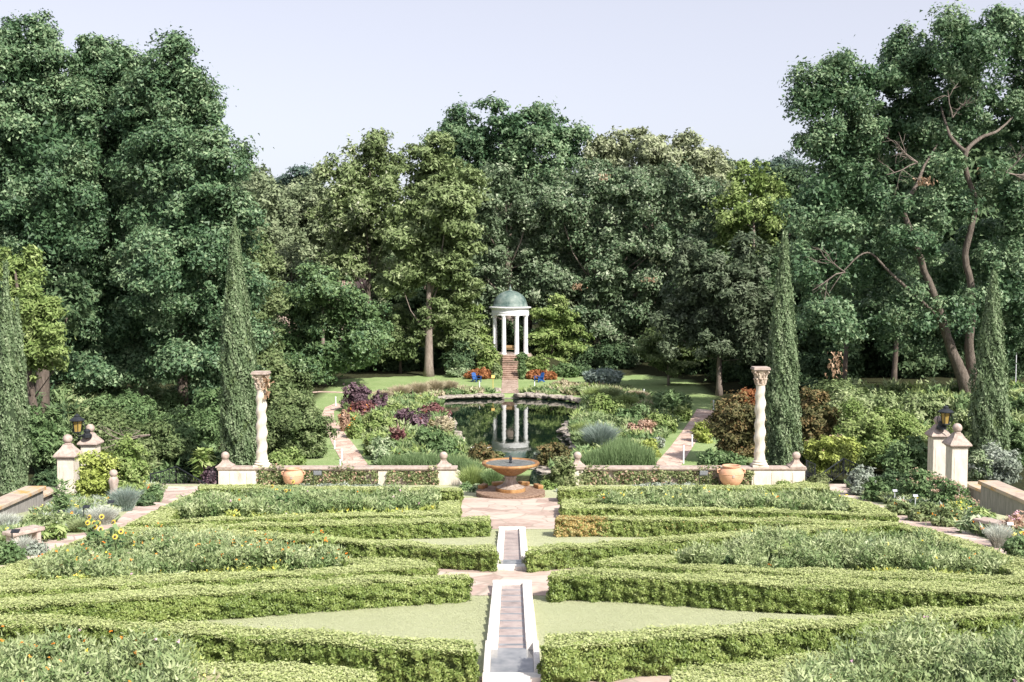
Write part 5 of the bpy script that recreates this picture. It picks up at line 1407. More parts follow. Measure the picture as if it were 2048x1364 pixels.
# sunflowers
def sunflower(x, y, h, n, label):
    g_ = on(x, y)
    root = empty('sunflower_plant', g_, label, 'sunflower')
    bm = bm_(); C, A_, heads = [], [], []
    for i in range(n):
        a = rng.uniform(0, 6.283); q = rng.uniform(.05, .55); hh = h*rng.uniform(.7, 1.05)
        tip = Vector((math.cos(a)*q, math.sin(a)*q, hh))
        tube(bm, [(0,0,0), (tip.x*.3, tip.y*.3, hh*.5), tip], [.02,.016,.01], 5)
        heads.append(tip)
        for k in range(12):
            t = rng.uniform(.15, .95); aa = rng.uniform(0, 6.283); d = np.array([math.cos(aa), math.sin(aa), -.1])
            C.append(np.array([tip.x*t**1.3, tip.y*t**1.3, hh*t])+d*.12); A_.append(d)
    obj('stem', bm, M['sunstem'], root)
    C = np.array(C); A_ = unit(np.array(A_))
    add_mesh('leaves', leaf_mesh('leaves', [(C, np.array([0,-.2,1.])+rng.normal(size=(len(C), 3))*.35, .13, 1.2, rng.random(len(C)), LM('green'), A_)]), root)
    for tip in heads:
        bm = bm_()
        f = Vector((rng.normal()*.3, -1, .3)).normalized(); q = f.to_track_quat('Z', 'Y').to_matrix()
        for k in range(12):
            a = 2*math.pi*k/12; u = q @ Vector((math.cos(a), math.sin(a), 0)); v = q @ Vector((-math.sin(a), math.cos(a), 0))
            bm.faces.new([bm.verts.new(tip+u*.03-v*.018), bm.verts.new(tip+u*.075), bm.verts.new(tip+u*.03+v*.018)])
        h_o = obj('flower_head', bm, M['yellow_petal'], root)
        bm = bm_(); bmesh.ops.create_uvsphere(bm, u_segments=10, v_segments=6, radius=.03, matrix=Matrix.Translation(tip+f*.012)); obj('seed_disc', bm, M['bark'], h_o)
M['sunstem'] = surf('green stem', [(.3,(.16,.22,.09)),(.7,(.24,.3,.14))], 4, .7, 0)
M['yellow_petal'] = surf('yellow petals', [(.3,(.74,.54,.06)),(.7,(.80,.64,.12))], 4, .6, 0)
sunflower(175, 1120, 1.15, 6, 'lanky sunflower plant with yellow heads by the side path and bench')
sunflower(225, 1128, 1.0, 4, 'shorter sunflower plant among orange flowers, nearest the paved path bend')
sunflower(575, 1030, 1.15, 5, 'leafy sunflower plant in front of the half-hidden orange jar')
# carved stone figure stump between the two bright bushes
p = on(228, 1003); root = empty('stone_ornament', p, 'small weathered reddish stone ornament between the two bright bushes', 'garden ornament')
bm = bm_(); lathe(bm, [(.20,-.2),(.20,.12),(.15,.16),(.13,.5),(.16,.7),(.19,.85),(.14,.98),(.1,1.02)], 18, lobes=5, amp=.12); obj('pedestal', bm, M['cap'], root, smooth=True)
bm = bm_(); bmesh.ops.create_uvsphere(bm, u_segments=16, v_segments=10, radius=.16, matrix=Matrix.Translation((0,0,1.14))); obj('ball', bm, M['cap'], root, smooth=True)
# --- upper terrace borders, spruce side
P_('mound', 1725, 990, 60, 62, 'silver', 'blue-grey spruce shrub at the end of the railing', leaf=.07)
P_('mound', 1752, 1002, 60, 46, 'green', 'green bush leaning on the blue-grey spruce shrub', leaf=.07)
P_('mound', 1785, 1000, 60, 70, 'dark', 'dark green shadowed bush behind the tiny white label', leaf=.08)
P_('mound', 1800, 955, 110, 66, 'green', 'large green bush in front of the rear lantern pier, spruce side', leaf=.08)
P_('mound', 1845, 1010, 90, 74, 'green', 'leafy base of tall perennials in front of the ball-topped pier', leaf=.075, extra=('sedum', 60, .6))
P_('mound', 1895, 1022, 90, 72, 'green', 'pink flowering sedum mass beneath the ball-topped pier', leaf=.075, extra=('sedum', 90, .55))
P_('mound', 1925, 1032, 70, 40, 'green', 'sedum clump with brownish pink heads by the shaded wall', leaf=.07, extra=('sedum', 60, .5))
P_('mound', 1805, 1030, 60, 30, 'bed', 'green mound edged with orange flowers at the path bend', leaf=.06, extra=('f_or', 8, .3))
P_('mound', 1850, 1042, 80, 34, 'bed', 'feathery green mound between orange and yellow flowers', leaf=.06, extra=('f_ye', 6, .4))
P_('mound', 1890, 1052, 66, 38, 'bed', 'green mound with golden orange flowers by the path', leaf=.06, extra=('f_or', 14, .3))
P_('mound', 1912, 1042, 60, 40, 'fresh', 'yellow-green mound with yellow flowers behind the golden orange one', leaf=.06, extra=('f_ye', 20, .4))
P_('broad', 1955, 1068, 76, 44, 'varie', 'white-edged hosta clump beneath the shaded wall', B, BC, leaf=.06, dens=1.6)
P_('broad', 1965, 1050, 66, 40, 'fresh', 'light green hosta clump higher by the shaded wall', B, BC, leaf=.06, dens=1.4)
P_('arch', 1998, 1096, 74, 62, 'palegrass', 'pale silvery fountain grass in front of the weathered bench', G, GC, dens=.9)
P_('stems', 2030, 1075, 50, 66, 'sedum', 'tall rusty flower spikes with a lilac bloom at the picture edge', B, BC, leaf=.06, extra=('f_pk', 8, .5))
P_('mound', 2040, 1115, 60, 42, 'green', 'green bush at the picture edge below the rusty spikes', leaf=.055)
P_('mound', 2000, 960, 110, 70, 'silver', 'white-flecked bush behind the shaded wall', leaf=.075, dens=.9, Y=50)
P_('mound', 1960, 955, 70, 60, 'varie', 'pale leaved bush between pier and shaded wall', leaf=.075, Y=50)
P_('mound', 2040, 930, 60, 90, 'green', 'green bush with red tips beyond the white-flecked bush', leaf=.08, Y=54)
P_('mound', 1640, 975, 46, 24, 'ivy', 'small ivy tuft by the railing next to the column wall', leaf=.06, Y=52.6)
P_('mound', 1567, 984, 26, 22, 'fresh', 'small fresh weed at the foot of the column wall', leaf=.055, Y=52.4)
P_('mound', 670, 985, 330, 14, 'silver', 'grey lavender strip along the foot of the wall, half-hidden jar side', 'lavender', 'lavender', leaf=.06, Y=52.3, depth=.4)
P_('mound', 1340, 984, 240, 14, 'silver', 'grey lavender strip along the foot of the wall, rotund jar side', 'lavender', 'lavender', leaf=.06, Y=52.3, depth=.4)
# --- shrubs behind the walls
P_('mound', 590, 912, 130, 140, 'yew', 'large spreading yew behind the twisted column', leaf=.10, Y=70)
P_('mound', 615, 905, 110, 90, 'yew', 'lower arching skirt of the spreading yew reaching over the lawn', leaf=.10, Y=68)
P_('mound', 585, 815, 110, 66, 'yew', 'layered green conifer top above the spreading yew', leaf=.13, Y=80)
P_('mound', 375, 950, 150, 130, 'green', 'feathery green bush between the bright bushes and the tall cypress', leaf=.10, Y=64)
P_('mound', 300, 935, 170, 90, 'yew', 'wide feathery shrub with bare pale twigs behind the bright bushes', leaf=.10, Y=62)
P_('mound', 240, 860, 190, 66, 'green', 'loose shrub in the shade above the rear lantern pier', leaf=.11, Y=68)
P_('mound', 90, 920, 110, 110, 'green', 'green thicket between the dark cypress pair and the lantern pier', leaf=.10, Y=58)
P_('mound', 100, 985, 80, 50, 'dark', 'shadowy thicket at the foot of the ball-topped pier', leaf=.08, Y=52)
P_('mound', 330, 982, 110, 44, 'green', 'shade plants seen through the railing', leaf=.08, Y=58)
P_('broad', 405, 958, 70, 66, 'fresh', 'banana-leaved plant behind the downhill railing', B, BC, leaf=.22, Y=57, dens=.5)
P_('mound', 420, 975, 44, 40, 'purple', 'dark purple leaved plant wedged behind the short railing', leaf=.12, Y=56)
P_('mound', 445, 965, 60, 60, 'dark', 'dark ivy thicket between railing and tall cypress', leaf=.1, Y=57.5)
P_('mound', 200, 930, 150, 120, 'yew', 'dull green bush filling the gap behind the rear lantern pier', leaf=.10, Y=61)
P_('mound', 340, 900, 150, 110, 'green', 'dark-leaved bush further up the bank behind the feathery shrubs', leaf=.11, Y=72)
P_('mound', 430, 880, 120, 100, 'green', 'shaggy green bush pressed against the tall cypress foot', leaf=.11, Y=68)
P_('mound', 60, 850, 130, 80, 'dark', 'dark thicket at the picture edge below the lime-leaved tree', leaf=.12, Y=70)
P_('mound', 130, 830, 120, 60, 'dark', 'dark shade bush above the lantern by the bright bushes', leaf=.12, Y=74)
P_('mound', 400, 815, 140, 50, 'dark', 'dark shade bush high on the bank behind the tall cypress', leaf=.13, Y=80)
P_('mound', 1600, 800, 90, 60, 'dark', 'dark shade bush behind the slim tall cypress', leaf=.13, Y=84)
P_('mound', 1480, 905, 132, 128, 'maple', 'round russet and green maple beside the brick path', 'maple_shrub', 'maple', leaf=.11, Y=66)
P_('mound', 1500, 830, 60, 60, 'rust', 'orange-tinged crown tip of the russet maple', 'maple_shrub', 'maple', leaf=.1, Y=66.5, dens=.35)
P_('mound', 1627, 900, 90, 130, 'maple', 'reddish brown bush squeezed behind the slim tall cypress', leaf=.11, Y=66)
P_('mound', 1720, 860, 210, 100, 'bed', 'large light green dogwood spreading under the great oak', leaf=.12, Y=70)
P_('mound', 1750, 925, 220, 120, 'fresh', 'wide green hillside shrubbery above the spruce shrub', leaf=.11, Y=64)
P_('mound', 1660, 940, 120, 70, 'acid', 'golden-green mixed shrubbery beside the climbing railing', leaf=.10, Y=60, extra=('sedum', 30, .3))
P_('mound', 1820, 960, 110, 90, 'green', 'dark leafed shrub behind the rear lantern pier', leaf=.10, Y=56)
P_('mound', 1850, 850, 110, 70, 'bed', 'pale green bush below the great oak trunk', leaf=.12, Y=68)
P_('mound', 1950, 900, 90, 90, 'bed', 'light bush behind the ball-topped pier, spruce side', leaf=.11, Y=60)
P_('mound', 2045, 880, 80, 110, 'green', 'bush at the picture edge beyond the slim cypress', leaf=.11, Y=64)

# ================================================================== trees
def crown_of(o, name, me): return add_mesh(name, me, o)
def catm(P, r, n=5):
    out, rr = [], []
    for i in range(len(P)-1):
        p0, p1, p2, p3 = P[max(i-1, 0)], P[i], P[i+1], P[min(i+2, len(P)-1)]
        for k in range(n):
            t = k/n
            out.append(.5*((2*p1)+(p2-p0)*t+(2*p0-5*p1+4*p2-p3)*t*t+(3*p1-p0-3*p2+p3)*t**3)); rr.append(r[i]*(1-t)+r[i+1]*t)
    out.append(P[-1]); rr.append(r[-1]); return out, rr
M['bark_mid'] = surf('oak bark', [(.3,(.07,.055,.045)),(.55,(.19,.155,.13)),(.8,(.30,.26,.22))], 3.5, .95, .9, stretch=(3,3,.5), dist=.07)
def tree(name, label, cat, base, lobes, leafkind, leaf, rc, trunk=None, limbs=(), grp=None, cover=.55, asp=1.0, extra=None, bark='bark', fill=1.0, flat=.8, up=.35, nb=99):
    base = Vector(base)
    root = empty(name, base, label, cat, grp)
    b = np.array([base.x, base.y, base.z, 0, 0, 0])
    L = [list(np.array(l)-b) for l in lobes]
    me = crown_mesh('crown', L, leaf, LM(leafkind), rc=rc, cover=cover, asp=asp, extra=extra, fill=fill, flat=flat, up=up)
    add_mesh('crown', me, root)
    bm = bm_()
    if trunk:
        pts, rads = trunk
        tube(bm, [Vector(p)-base for p in pts], rads, 12)
    for pts, rads in limbs:
        pts = [Vector(p)-base for p in pts]
        pts, rads = catm(pts, rads)
        tube(bm, pts, rads, 8)
    # boughs from the trunk into the lobes
    if trunk:
        top = Vector(trunk[0][-1])-base; mid = Vector(trunk[0][len(trunk[0])//2])-base
        for l in L[:nb]:
            c = Vector(l[:3]); s = top.lerp(mid, rng.random()*.8)
            if s.z > c.z: s = mid.lerp(Vector((mid.x, mid.y, mid.z*.5)), .3) if mid.z < c.z else Vector((mid.x, mid.y, max(.5, c.z-1)))
            m1 = s.lerp(c, .5)+Vector((rng.normal()*.4, rng.normal()*.4, -.3))
            r0 = rads[-1]*.75 if trunk else .1
            tube(bm, [s, m1, c, c+(c-m1).normalized()*min(l[3], 1.2)], [r0, r0*.7, r0*.4, r0*.12], 6)
    n = len(bm.verts)
    if n:
        for v in bm.verts:
            v.co += Vector((mnoise.noise(v.co*1.7), mnoise.noise(v.co*1.7+Vector((9,0,0))), 0))*.06
    obj('trunk', bm, M[bark], root, smooth=True)
    return root
def jl(L, j=.5):
    """spread lobes in depth"""
    out = []
    for l in L:
        l = list(l)
        if len(l) < 5: l.append(rng.uniform(-j, j))
        out.append(l)
    return out
def T(px, Y, dz=0): 
    x = (px-1024)*Y/F; return Vector((x, Y, float(terrain(x, Y))+dz))
def spires(L, D, n, w_=.16):
    """small pointed tufts on the outline"""
    out = []
    for l in L:
        for i in range(n):
            a = rng.uniform(-.2, math.pi+.2)
            out.append([l[0]+math.cos(a)*l[2]*.92, l[1]-math.sin(a)*l[3]*.92, l[2]*w_*rng.uniform(.7, 1.4), l[3]*w_*1.6*rng.uniform(.7, 1.4), l[4]+rng.uniform(-1, 1)])
    return out
# left pin oaks
def pinoak(px, D, L, label, rad=.45, kind='oak'):
    L = jl(L, 2.5)
    L2 = L+spires(L, D, 5)+spires(L[:3], D, 7, .27)
    b = T(px, D)
    top = at(L[0][0], L[0][1], D)
    return tree('oak_tree', label, 'oak tree', b, lobes_px(L2, D), kind, .145, .9, ([b-Vector((0,0,.3)), b+Vector((.1,0,3)), b.lerp(top, .5), top], [rad, rad*.8, rad*.5, rad*.15]), grp='oaks on the shady side', cover=.52, extra=(LM('oak_d'), .15), nb=len(L))
pinoak(85, 75, [(55,140,58,84),(10,250,110,120),(95,300,95,110),(20,420,110,120),(110,450,90,110),(60,580,110,110),(110,680,80,80),(40,700,70,60),(150,745,60,30,-3)], 'tallest dark oak at the picture edge above the lime-leaved tree', .6)
pinoak(215, 79, [(190,160,50,72),(240,185,48,60),(200,280,100,95),(190,420,110,110),(200,560,110,100),(180,680,110,70),(250,650,80,60),(230,730,70,30,-4),(300,700,60,40,-2)], 'dark oak in the middle of the shady oak group, with two blunt tops')
pinoak(360, 74, [(340,175,44,66),(300,240,55,60),(385,240,48,60),(350,310,100,90),(430,350,62,60),(380,430,105,90),(340,540,110,90),(440,470,62,80),(440,590,70,80),(330,650,100,70),(455,690,60,60),(400,730,60,34,-3),(455,770,40,36,-2)], 'dark oak leaning towards the tall cypress, with a pointed top')
# dark wood behind and below them
def wood_tree(name, label, cat, px, D, L, kind, leaf, rc, grp=None, rad=.35, bark='bark', cover=.5, asp=1.0, up=.35, extra=None, flat=.8, sp=2, trunk_top=None, fill=1.0):
    L = jl(L, D*.02)
    b = T(px, D)
    tp = at(*(trunk_top or (L[0][0], L[0][1])), D)
    LL = L+(spires(L, D, sp) if sp else [])
    return tree(name, label, cat, b, lobes_px(LL, D), kind, leaf, rc, ([b-Vector((0,0,.3)), b+Vector((0,0,1.2)), b.lerp(tp, .35), b.lerp(tp, .7), tp], [rad*1.35, rad, rad*.8, rad*.55, rad*.2]), grp=grp, cover=cover, asp=asp, up=up, extra=extra, bark=bark, flat=flat, fill=fill, nb=len(L))
W = wood_tree
W('tree', 'lime-leaved feathery tree at the picture edge behind the dark cypress pair', 'tree', 72, 60, [(30,540,40,45),(62,600,42,50),(85,655,38,45),(50,690,55,50),(75,720,40,36)], 'lime', .11, .5, rad=.25, asp=1.6)
# great oak on the other side
GO = jl([(1640,205,52,50),(1725,165,68,62),(1850,125,85,66),(1960,95,95,66),(2060,100,80,80),(1665,290,72,66),(1785,250,95,80),(1910,220,85,70),(2040,230,80,80),(2110,300,90,140),(1640,400,62,80),(1725,390,80,80),(1870,345,38,40),(2030,400,48,80),(1670,520,84,74),(1760,520,50,60),(1890,430,40,50),(1900,560,38,50),(1995,560,42,80),(2060,600,60,110),(1660,630,76,56),(1750,650,80,50),(1810,600,36,40),(2005,690,44,50),(1830,480,30,34,5),(1960,480,36,50,5),(1862,500,26,30,-4),(1795,470,26,30,-4),(1905,620,26,26,-3.5),(1972,330,26,26,-4),(1900,330,26,22,-4),(1860,640,22,24,-4),(1965,600,20,30,-3),(1800,420,22,22,-4),(1880,560,46,60,6),(1960,640,50,60,7),(1840,660,40,50,7)], 2.5)
D = 75
b = T(1938, D)
tk = [b-Vector((0,0,.3))]+[at(x, y, D) for x, y in [(1918,740)]]
l1 = [at(x, y, D+q) for x, y, q in [(1940,800,0),(1922,745,-.4),(1903,700,-.8),(1884,640,-1.2),(1868,590,-1.8),(1848,540,-2.2),(1836,500,-2.4),(1818,455,-2.6),(1808,412,-2.6),(1832,372,-2.5),(1850,330,-2),(1880,280,0)]]
l2 = [at(x, y, D+q) for x, y, q in [(1946,800,0),(1944,745,0),(1938,690,-.6),(1944,620,-1.2),(1940,560,-1.8),(1930,510,-2),(1944,450,-2.4),(1950,400,-2.4),(1934,350,-2.6),(1932,305,-2.6),(1962,275,-2.4),(1995,262,-2),(2035,225,0)]]
l3 = [at(x, y, D+q) for x, y, q in [(1884,640,-1.2),(1840,600,-2.4),(1780,545,-3.2),(1735,505,-3.6),(1690,540,-3.8),(1655,590,-4)]]
l4 = [at(x, y, D+q) for x, y, q in [(1932,305,-2.6),(1900,270,-2),(1880,210,0)]]
l5 = [at(x, y, D+q) for x, y, q in [(2000,800,1),(1990,650,1),(1992,560,0),(2005,500,0)]]
goL = GO+spires(GO[:10], D, 4)
tree('oak_tree', 'great spreading oak with a forked leaning trunk and twisting bare limbs', 'oak tree', b, lobes_px(goL, D), 'oak', .145, .9, ([b-Vector((0,0,.5)), b+Vector((0,0,.6))], [.9, .75]),
     limbs=[(l1, [.55,.42,.34,.28,.25,.23,.21,.19,.17,.12,.08,.04]), (l2, [.55,.38,.30,.26,.24,.22,.20,.18,.17,.15,.12,.09,.04]), (l3, [.14,.11,.085,.06,.035,.015]), (l4, [.14,.1,.05])], cover=.52, extra=(LM('oak_d'), .12), bark='bark_mid', fill=.8, nb=0)
# middle distance and woodland: name, label, cat, foot px, D, lobes, leaf colour ...
W('oak_tree', 'tall dark-crowned tree rising highest behind the temple', 'tree', 1020, 150, [(1020,260,62,52),(950,275,62,48),(1090,270,66,52),(905,300,40,36),(1140,300,34,40),(1010,330,95,60),(930,350,70,50),(1110,350,60,50)], 'oak', .27, 1.5)
W('oak_tree', 'grey-green oak with a pale trunk directly behind the temple dome', 'oak tree', 1020, 134, [(1010,380,58,44),(960,440,50,44),(1060,420,52,46),(1000,480,52,40),(1080,500,50,44),(950,530,50,44),(1070,580,44,44),(960,600,44,36),(1100,560,50,44)], 'oak_g', .24, 1.2, rad=.75, bark='bark_pale', trunk_top=(1014,470))
W('oak_tree', 'broad grey-green oak beside the temple, its trunk behind the blue-green bush', 'oak tree', 1197, 133, [(1175,365,64,44),(1120,420,48,44),(1240,390,60,48),(1320,385,70,48),(1390,410,48,46),(1160,470,60,48),(1240,480,66,50),(1330,480,70,50),(1400,490,40,44),(1130,550,52,44),(1210,570,62,50),(1300,560,66,50),(1370,570,44,44),(1150,640,48,40),(1230,640,58,44),(1300,640,46,40),(1250,710,36,30),(1170,700,36,26)], 'oak_g', .23, 1.15, rad=.62, bark='bark_pale', trunk_top=(1190,540), extra=(LM('oak'), .3))
W('tree', 'pale cream-flowering tree crown above the broad grey-green oak', 'tree', 1310, 150, [(1300,300,70,40),(1240,310,48,36),(1370,320,56,40),(1310,350,90,40),(1420,350,40,34),(1200,320,26,30)], 'pale', .27, 1.2, asp=1.3, sp=3)
W('tree', 'bright yellow-green tree in the sun near the slim tall cypress', 'tree', 1508, 127, [(1508,368,46,50),(1530,420,42,50),(1480,430,40,40),(1455,480,32,36),(1500,480,44,40),(1465,520,32,30)], 'lime', .25, 1.0, rad=.3, bark='bark_pale')
W('tree', 'dusky grey-leaved multi-stemmed tree in front of the yellow-green one', 'tree', 1440, 104, [(1400,530,40,50),(1500,535,40,50),(1450,590,60,50),(1380,610,44,44),(1510,620,40,60),(1350,660,40,44),(1430,670,56,50),(1500,700,44,46)], 'grey', .17, .8, rad=.28, bark='bark_pale', trunk_top=(1440,560), asp=1.4)
W('tree', 'olive-green tree with a bare flaring trunk standing at the lawn edge', 'tree', 857, 121, [(872,318,46,40),(850,360,54,40),(905,360,48,40),(835,420,50,44),(895,420,58,46),(860,480,64,46),(820,500,44,40),(915,490,44,46),(800,560,44,36),(870,545,60,36),(920,560,36,36)], 'olive', .22, 1.05, rad=.5, bark='bark_pale', asp=1.4, trunk_top=(858,480), flat=.6)
W('tree', 'low-hanging leafy tree with tiered boughs between olive tree and temple', 'tree', 918, 124, [(888,620,38,30),(912,650,42,30),(880,680,40,26),(930,690,32,26),(922,600,28,30)], 'olive', .19, .8, rad=.16, asp=1.4, flat=.5)
W('tree', 'shaded leafy tree under the olive tree on its purple-bush side', 'tree', 800, 124, [(800,640,44,34),(775,690,40,34),(815,700,34,30),(840,650,28,30)], 'yew', .19, .8, rad=.16, flat=.6)
W('tree', 'tiered bright green tree hugging the temple on the oak side', 'tree', 1104, 128, [(1100,625,26,26),(1124,650,42,28),(1092,682,30,24),(1138,690,42,28),(1102,715,38,22)], 'fresh', .19, .8, rad=.16, asp=1.3, flat=.45)
W('tree', 'yellowish green understorey tree hugging the temple on the olive tree side', 'tree', 965, 123.5, [(940,660,26,24),(957,694,20,18),(936,628,24,24),(928,700,28,22)], 'fresh', .19, .8, rad=.12, asp=1.3, flat=.5)
W('tree', 'rounded dark green tree at the lawn edge behind the purple bushes', 'tree', 645, 112, [(645,580,56,44),(600,620,50,44),(690,620,50,44),(640,670,76,48),(585,690,44,40),(710,690,44,44),(740,640,34,44),(650,725,70,30),(590,735,40,24)], 'green', .2, 1.0, rad=.3, bark='bark_pale', extra=(LM('oak'), .4))
W('tree', 'soft olive tree crown with airy top sprays, left of the olive tree', 'tree', 735, 142, [(740,300,34,26),(700,350,50,40),(770,350,44,44),(730,410,70,50),(680,430,50,44),(790,430,44,50),(740,490,66,46),(690,520,50,40)], 'olive', .25, 1.2, extra=(LM('pale'), .15), asp=1.3)
W('tree', 'feathery light green cypress-like tree behind the tall cypress', 'tree', 520, 92, [(500,500,26,34),(515,560,34,40),(525,620,36,44),(525,690,40,44),(540,740,40,34)], 'yew', .15, .8, rad=.22, asp=1.5)
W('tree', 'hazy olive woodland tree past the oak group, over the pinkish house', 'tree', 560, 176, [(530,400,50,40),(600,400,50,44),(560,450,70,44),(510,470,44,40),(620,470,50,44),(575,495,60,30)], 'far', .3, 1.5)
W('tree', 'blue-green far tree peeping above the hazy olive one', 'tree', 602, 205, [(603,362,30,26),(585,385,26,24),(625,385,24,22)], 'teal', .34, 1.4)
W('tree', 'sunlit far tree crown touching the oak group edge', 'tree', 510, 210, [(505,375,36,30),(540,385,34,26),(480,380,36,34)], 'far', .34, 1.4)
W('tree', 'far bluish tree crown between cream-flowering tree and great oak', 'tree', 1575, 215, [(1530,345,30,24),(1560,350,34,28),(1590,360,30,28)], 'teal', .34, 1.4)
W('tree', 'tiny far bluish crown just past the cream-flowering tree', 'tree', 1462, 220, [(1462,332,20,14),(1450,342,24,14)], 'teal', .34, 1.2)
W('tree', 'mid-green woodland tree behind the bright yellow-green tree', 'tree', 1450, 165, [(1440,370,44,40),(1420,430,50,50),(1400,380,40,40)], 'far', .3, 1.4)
W('tree', 'dark woodland tree between yellow-green tree and great oak', 'tree', 1570, 130, [(1580,400,44,50),(1560,460,50,50),(1590,530,50,60),(1545,560,44,50),(1600,620,50,60),(1560,660,60,50)], 'dark', .25, 1.2)
W('tree', 'small shaded tree with a pinkish stem on the lawn edge near the brick path', 'tree', 1338, 112, [(1335,680,40,24),(1310,700,34,22),(1370,705,40,24),(1350,730,40,14)], 'yew', .18, .8, rad=.12, bark='bark_pale', flat=.5)
# copied woodland filling behind: each one its own tree
proto_b = W('woodland_tree', 'plain hazy olive woodland tree in the deep background behind the nearer crowns', 'tree', 540, 168, [(540,440,50,46),(500,490,46,44),(585,480,46,44),(540,530,66,46),(500,570,44,44),(590,570,44,44)], 'far', .32, 1.5, grp='hazy olive woodland trees in the background', cover=.5, sp=0)
proto = W('woodland_tree', 'plain dark woodland tree in the deep background behind the nearer crowns', 'tree', 900, 160, [(900,470,60,56),(860,520,54,50),(940,520,56,50),(900,570,80,50),(850,600,54,50),(950,600,54,50),(900,650,80,50)], 'dark', .34, 1.6, grp='plain woodland trees in the background', cover=.5, sp=0)
def copy_tree(o, loc, s, rz):
    r = o.copy(); link(r); r.location = loc; r.scale = (s, s, s); r.rotation_euler = (0,0,rz)
    for ch in o.children:
        c = ch.copy(); link(c); c.parent = r
    return r
fill = [(470,150,1.0),(585,150,.62),(770,152,.75),(700,175,1.1),(655,185,.9),(850,150,.8),(960,165,1.1),(1060,162,1.1),(1140,160,1.1),(1230,160,1.1),(1320,162,1.05),(1400,150,.95),(1480,155,.9),(1560,150,1.0),(1640,140,1.1),(1720,120,1.0),(1800,118,1.1),(1890,116,1.2),(1980,118,1.2),(2060,116,1.2),(2150,120,1.3),
        (400,118,1.0),(320,112,1.1),(240,116,1.1),(160,112,1.1),(70,116,1.2),(-20,112,1.2),(-110,116,1.2),(440,180,1.2),(560,200,1.1),(680,200,1.1),(860,195,1.2),(1000,200,1.3),(1180,195,1.2),(1380,200,1.1),(1520,190,1.1),(1660,190,1.3),(1840,190,1.5),(220,180,1.5),(60,185,1.5)]
fill += [(130,98,.62),(300,97,.6),(430,100,.62),(1700,100,.6),(1800,98,.62),(2040,98,.7),(1000,142,.6),(1270,136,.55),(1430,122,.6),(1520,112,.55)]
for px, Y, s in fill:
    b = T(px, Y); copy_tree(proto if (px < 420 or px > 1600 or rng.random() < .4) else proto_b, b, s*rng.uniform(.93, 1.07), rng.uniform(0, 6.28))
# low understorey along the wood's edge
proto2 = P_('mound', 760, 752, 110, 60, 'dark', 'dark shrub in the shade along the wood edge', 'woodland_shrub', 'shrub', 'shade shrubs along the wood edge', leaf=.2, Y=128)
proto2.location.z = float(terrain(proto2.location.x, 128))
for px, Y, s in [(560,120,1.0),(640,126,.9),(700,127,.9),(820,128,.8),(890,130,.9),(1150,130,.8),(1230,130,.9),(1290,140,.8),(1400,124,.9),(1470,115,1.0),(1530,106,.9),(1600,98,.9),(1680,95,.8),(1760,100,.8),(1860,100,.8),(1990,96,.8),(480,104,1.0),(420,98,1.0),(340,94,.9),(260,92,.9),(180,90,.9),(100,92,.9),(20,90,1.0),(940,134,1.1),(1010,138,1.2),(1080,134,1.1)]:
    o = proto2.copy(); link(o); o.location = T(px, Y); o.scale = (s, s, s); o.rotation_euler = (0,0,rng.uniform(0, 6.28))
# trunks seen in the shade
def bare_trunk(px, Y, h, r, label):
    b = T(px, Y); root = empty('shaded_tree', b, label, 'tree', None)
    bm = bm_(); tube(bm, [(0,0,-.3),(.05,0,1),(.15,0,h*.5),(.1,0,h)], [r*1.3, r, r*.85, r*.6], 10)
    tube(bm, [(.13,0,h*.55),(1.0,.2,h*.8),(1.6,.3,h*1.05)], [r*.4, r*.3, r*.12], 6); obj('trunk', bm, M['bark'], root, smooth=True)
    c, n_, rr = clumps([[0,0,h+1.5,2.8,2.6,1.6],[1.6,.3,h+1.2,1.6,1.6,1.0]], .9, .4, .22); add_mesh('crown', leaf_mesh('crown', [(c, n_, .22, 1, rr, LM('dark'), None)]), root)
bare_trunk(78, 68, 6, .45, 'thick shaded trunk beside the dark cypress pair')
bare_trunk(1790, 90, 6, .22, 'slim shaded trunk under the great oak')
bare_trunk(1690, 92, 6, .2, 'thin shaded trunk in the gloom beyond the hanging brown leaves')
bare_trunk(300, 88, 6, .2, 'slim shaded trunk in the gloom under the middle oak')
# bare twigs and dead leaf clusters caught in the great oak and others
def twigs(px, py, Y, L0, n, label, mat='bark_pale', ang=(0, 3.14)):
    p = at(px, py, Y); bm = bm_()
    def grow(p0, dr, l, r, lev):
        pts = [p0]; q = p0
        for _ in range(4):
            dr = (dr+Vector((rng.normal(), rng.normal()*.5, rng.normal()))*.22).normalized(); q = q+dr*l/4; pts.append(q)
        tube(bm, pts, [r, r*.85, r*.7, r*.5, r*.3], 4)
        if lev:
            for _ in range(3): grow(pts[rng.integers(1, 4)], (dr+Vector((rng.normal(), rng.normal()*.4, rng.normal()))*.6).normalized(), l*.6, r*.5, lev-1)
    for i in range(max(2, n//3)):
        a = rng.uniform(*ang); grow(Vector(), Vector((math.cos(a), -.2, math.sin(a))), L0, .05, 2)
    for i in range(0):
        a = rng.uniform(*ang); l = L0*rng.uniform(.5, 1)
        q = Vector((math.cos(a), rng.uniform(-.5, .1), math.sin(a)))
        m = q*l*.5+Vector((rng.normal()*.1, 0, rng.normal()*.1))
        tube(bm, [(0,0,0), m, q*l], [.035, .022, .008], 4)
        for _ in range(3):
            t = rng.uniform(.3, .9); e = m*2*t; d = Vector((rng.normal(), rng.normal()*.3, rng.normal())).normalized()*l*.35
            tube(bm, [e, e+d], [.016, .006], 4)
    o = obj('bare_branch', bm, M[mat]); o.location = p; tag(o, label, 'branch')
twigs(1835, 325, 71, 2.2, 9, 'bare pale twigs fanning out in the upper great oak', ang=(1.6, 3.6))
twigs(1905, 235, 71.5, 1.8, 7, 'bare twigs near the fork at the top of the great oak', ang=(1.0, 3.0))
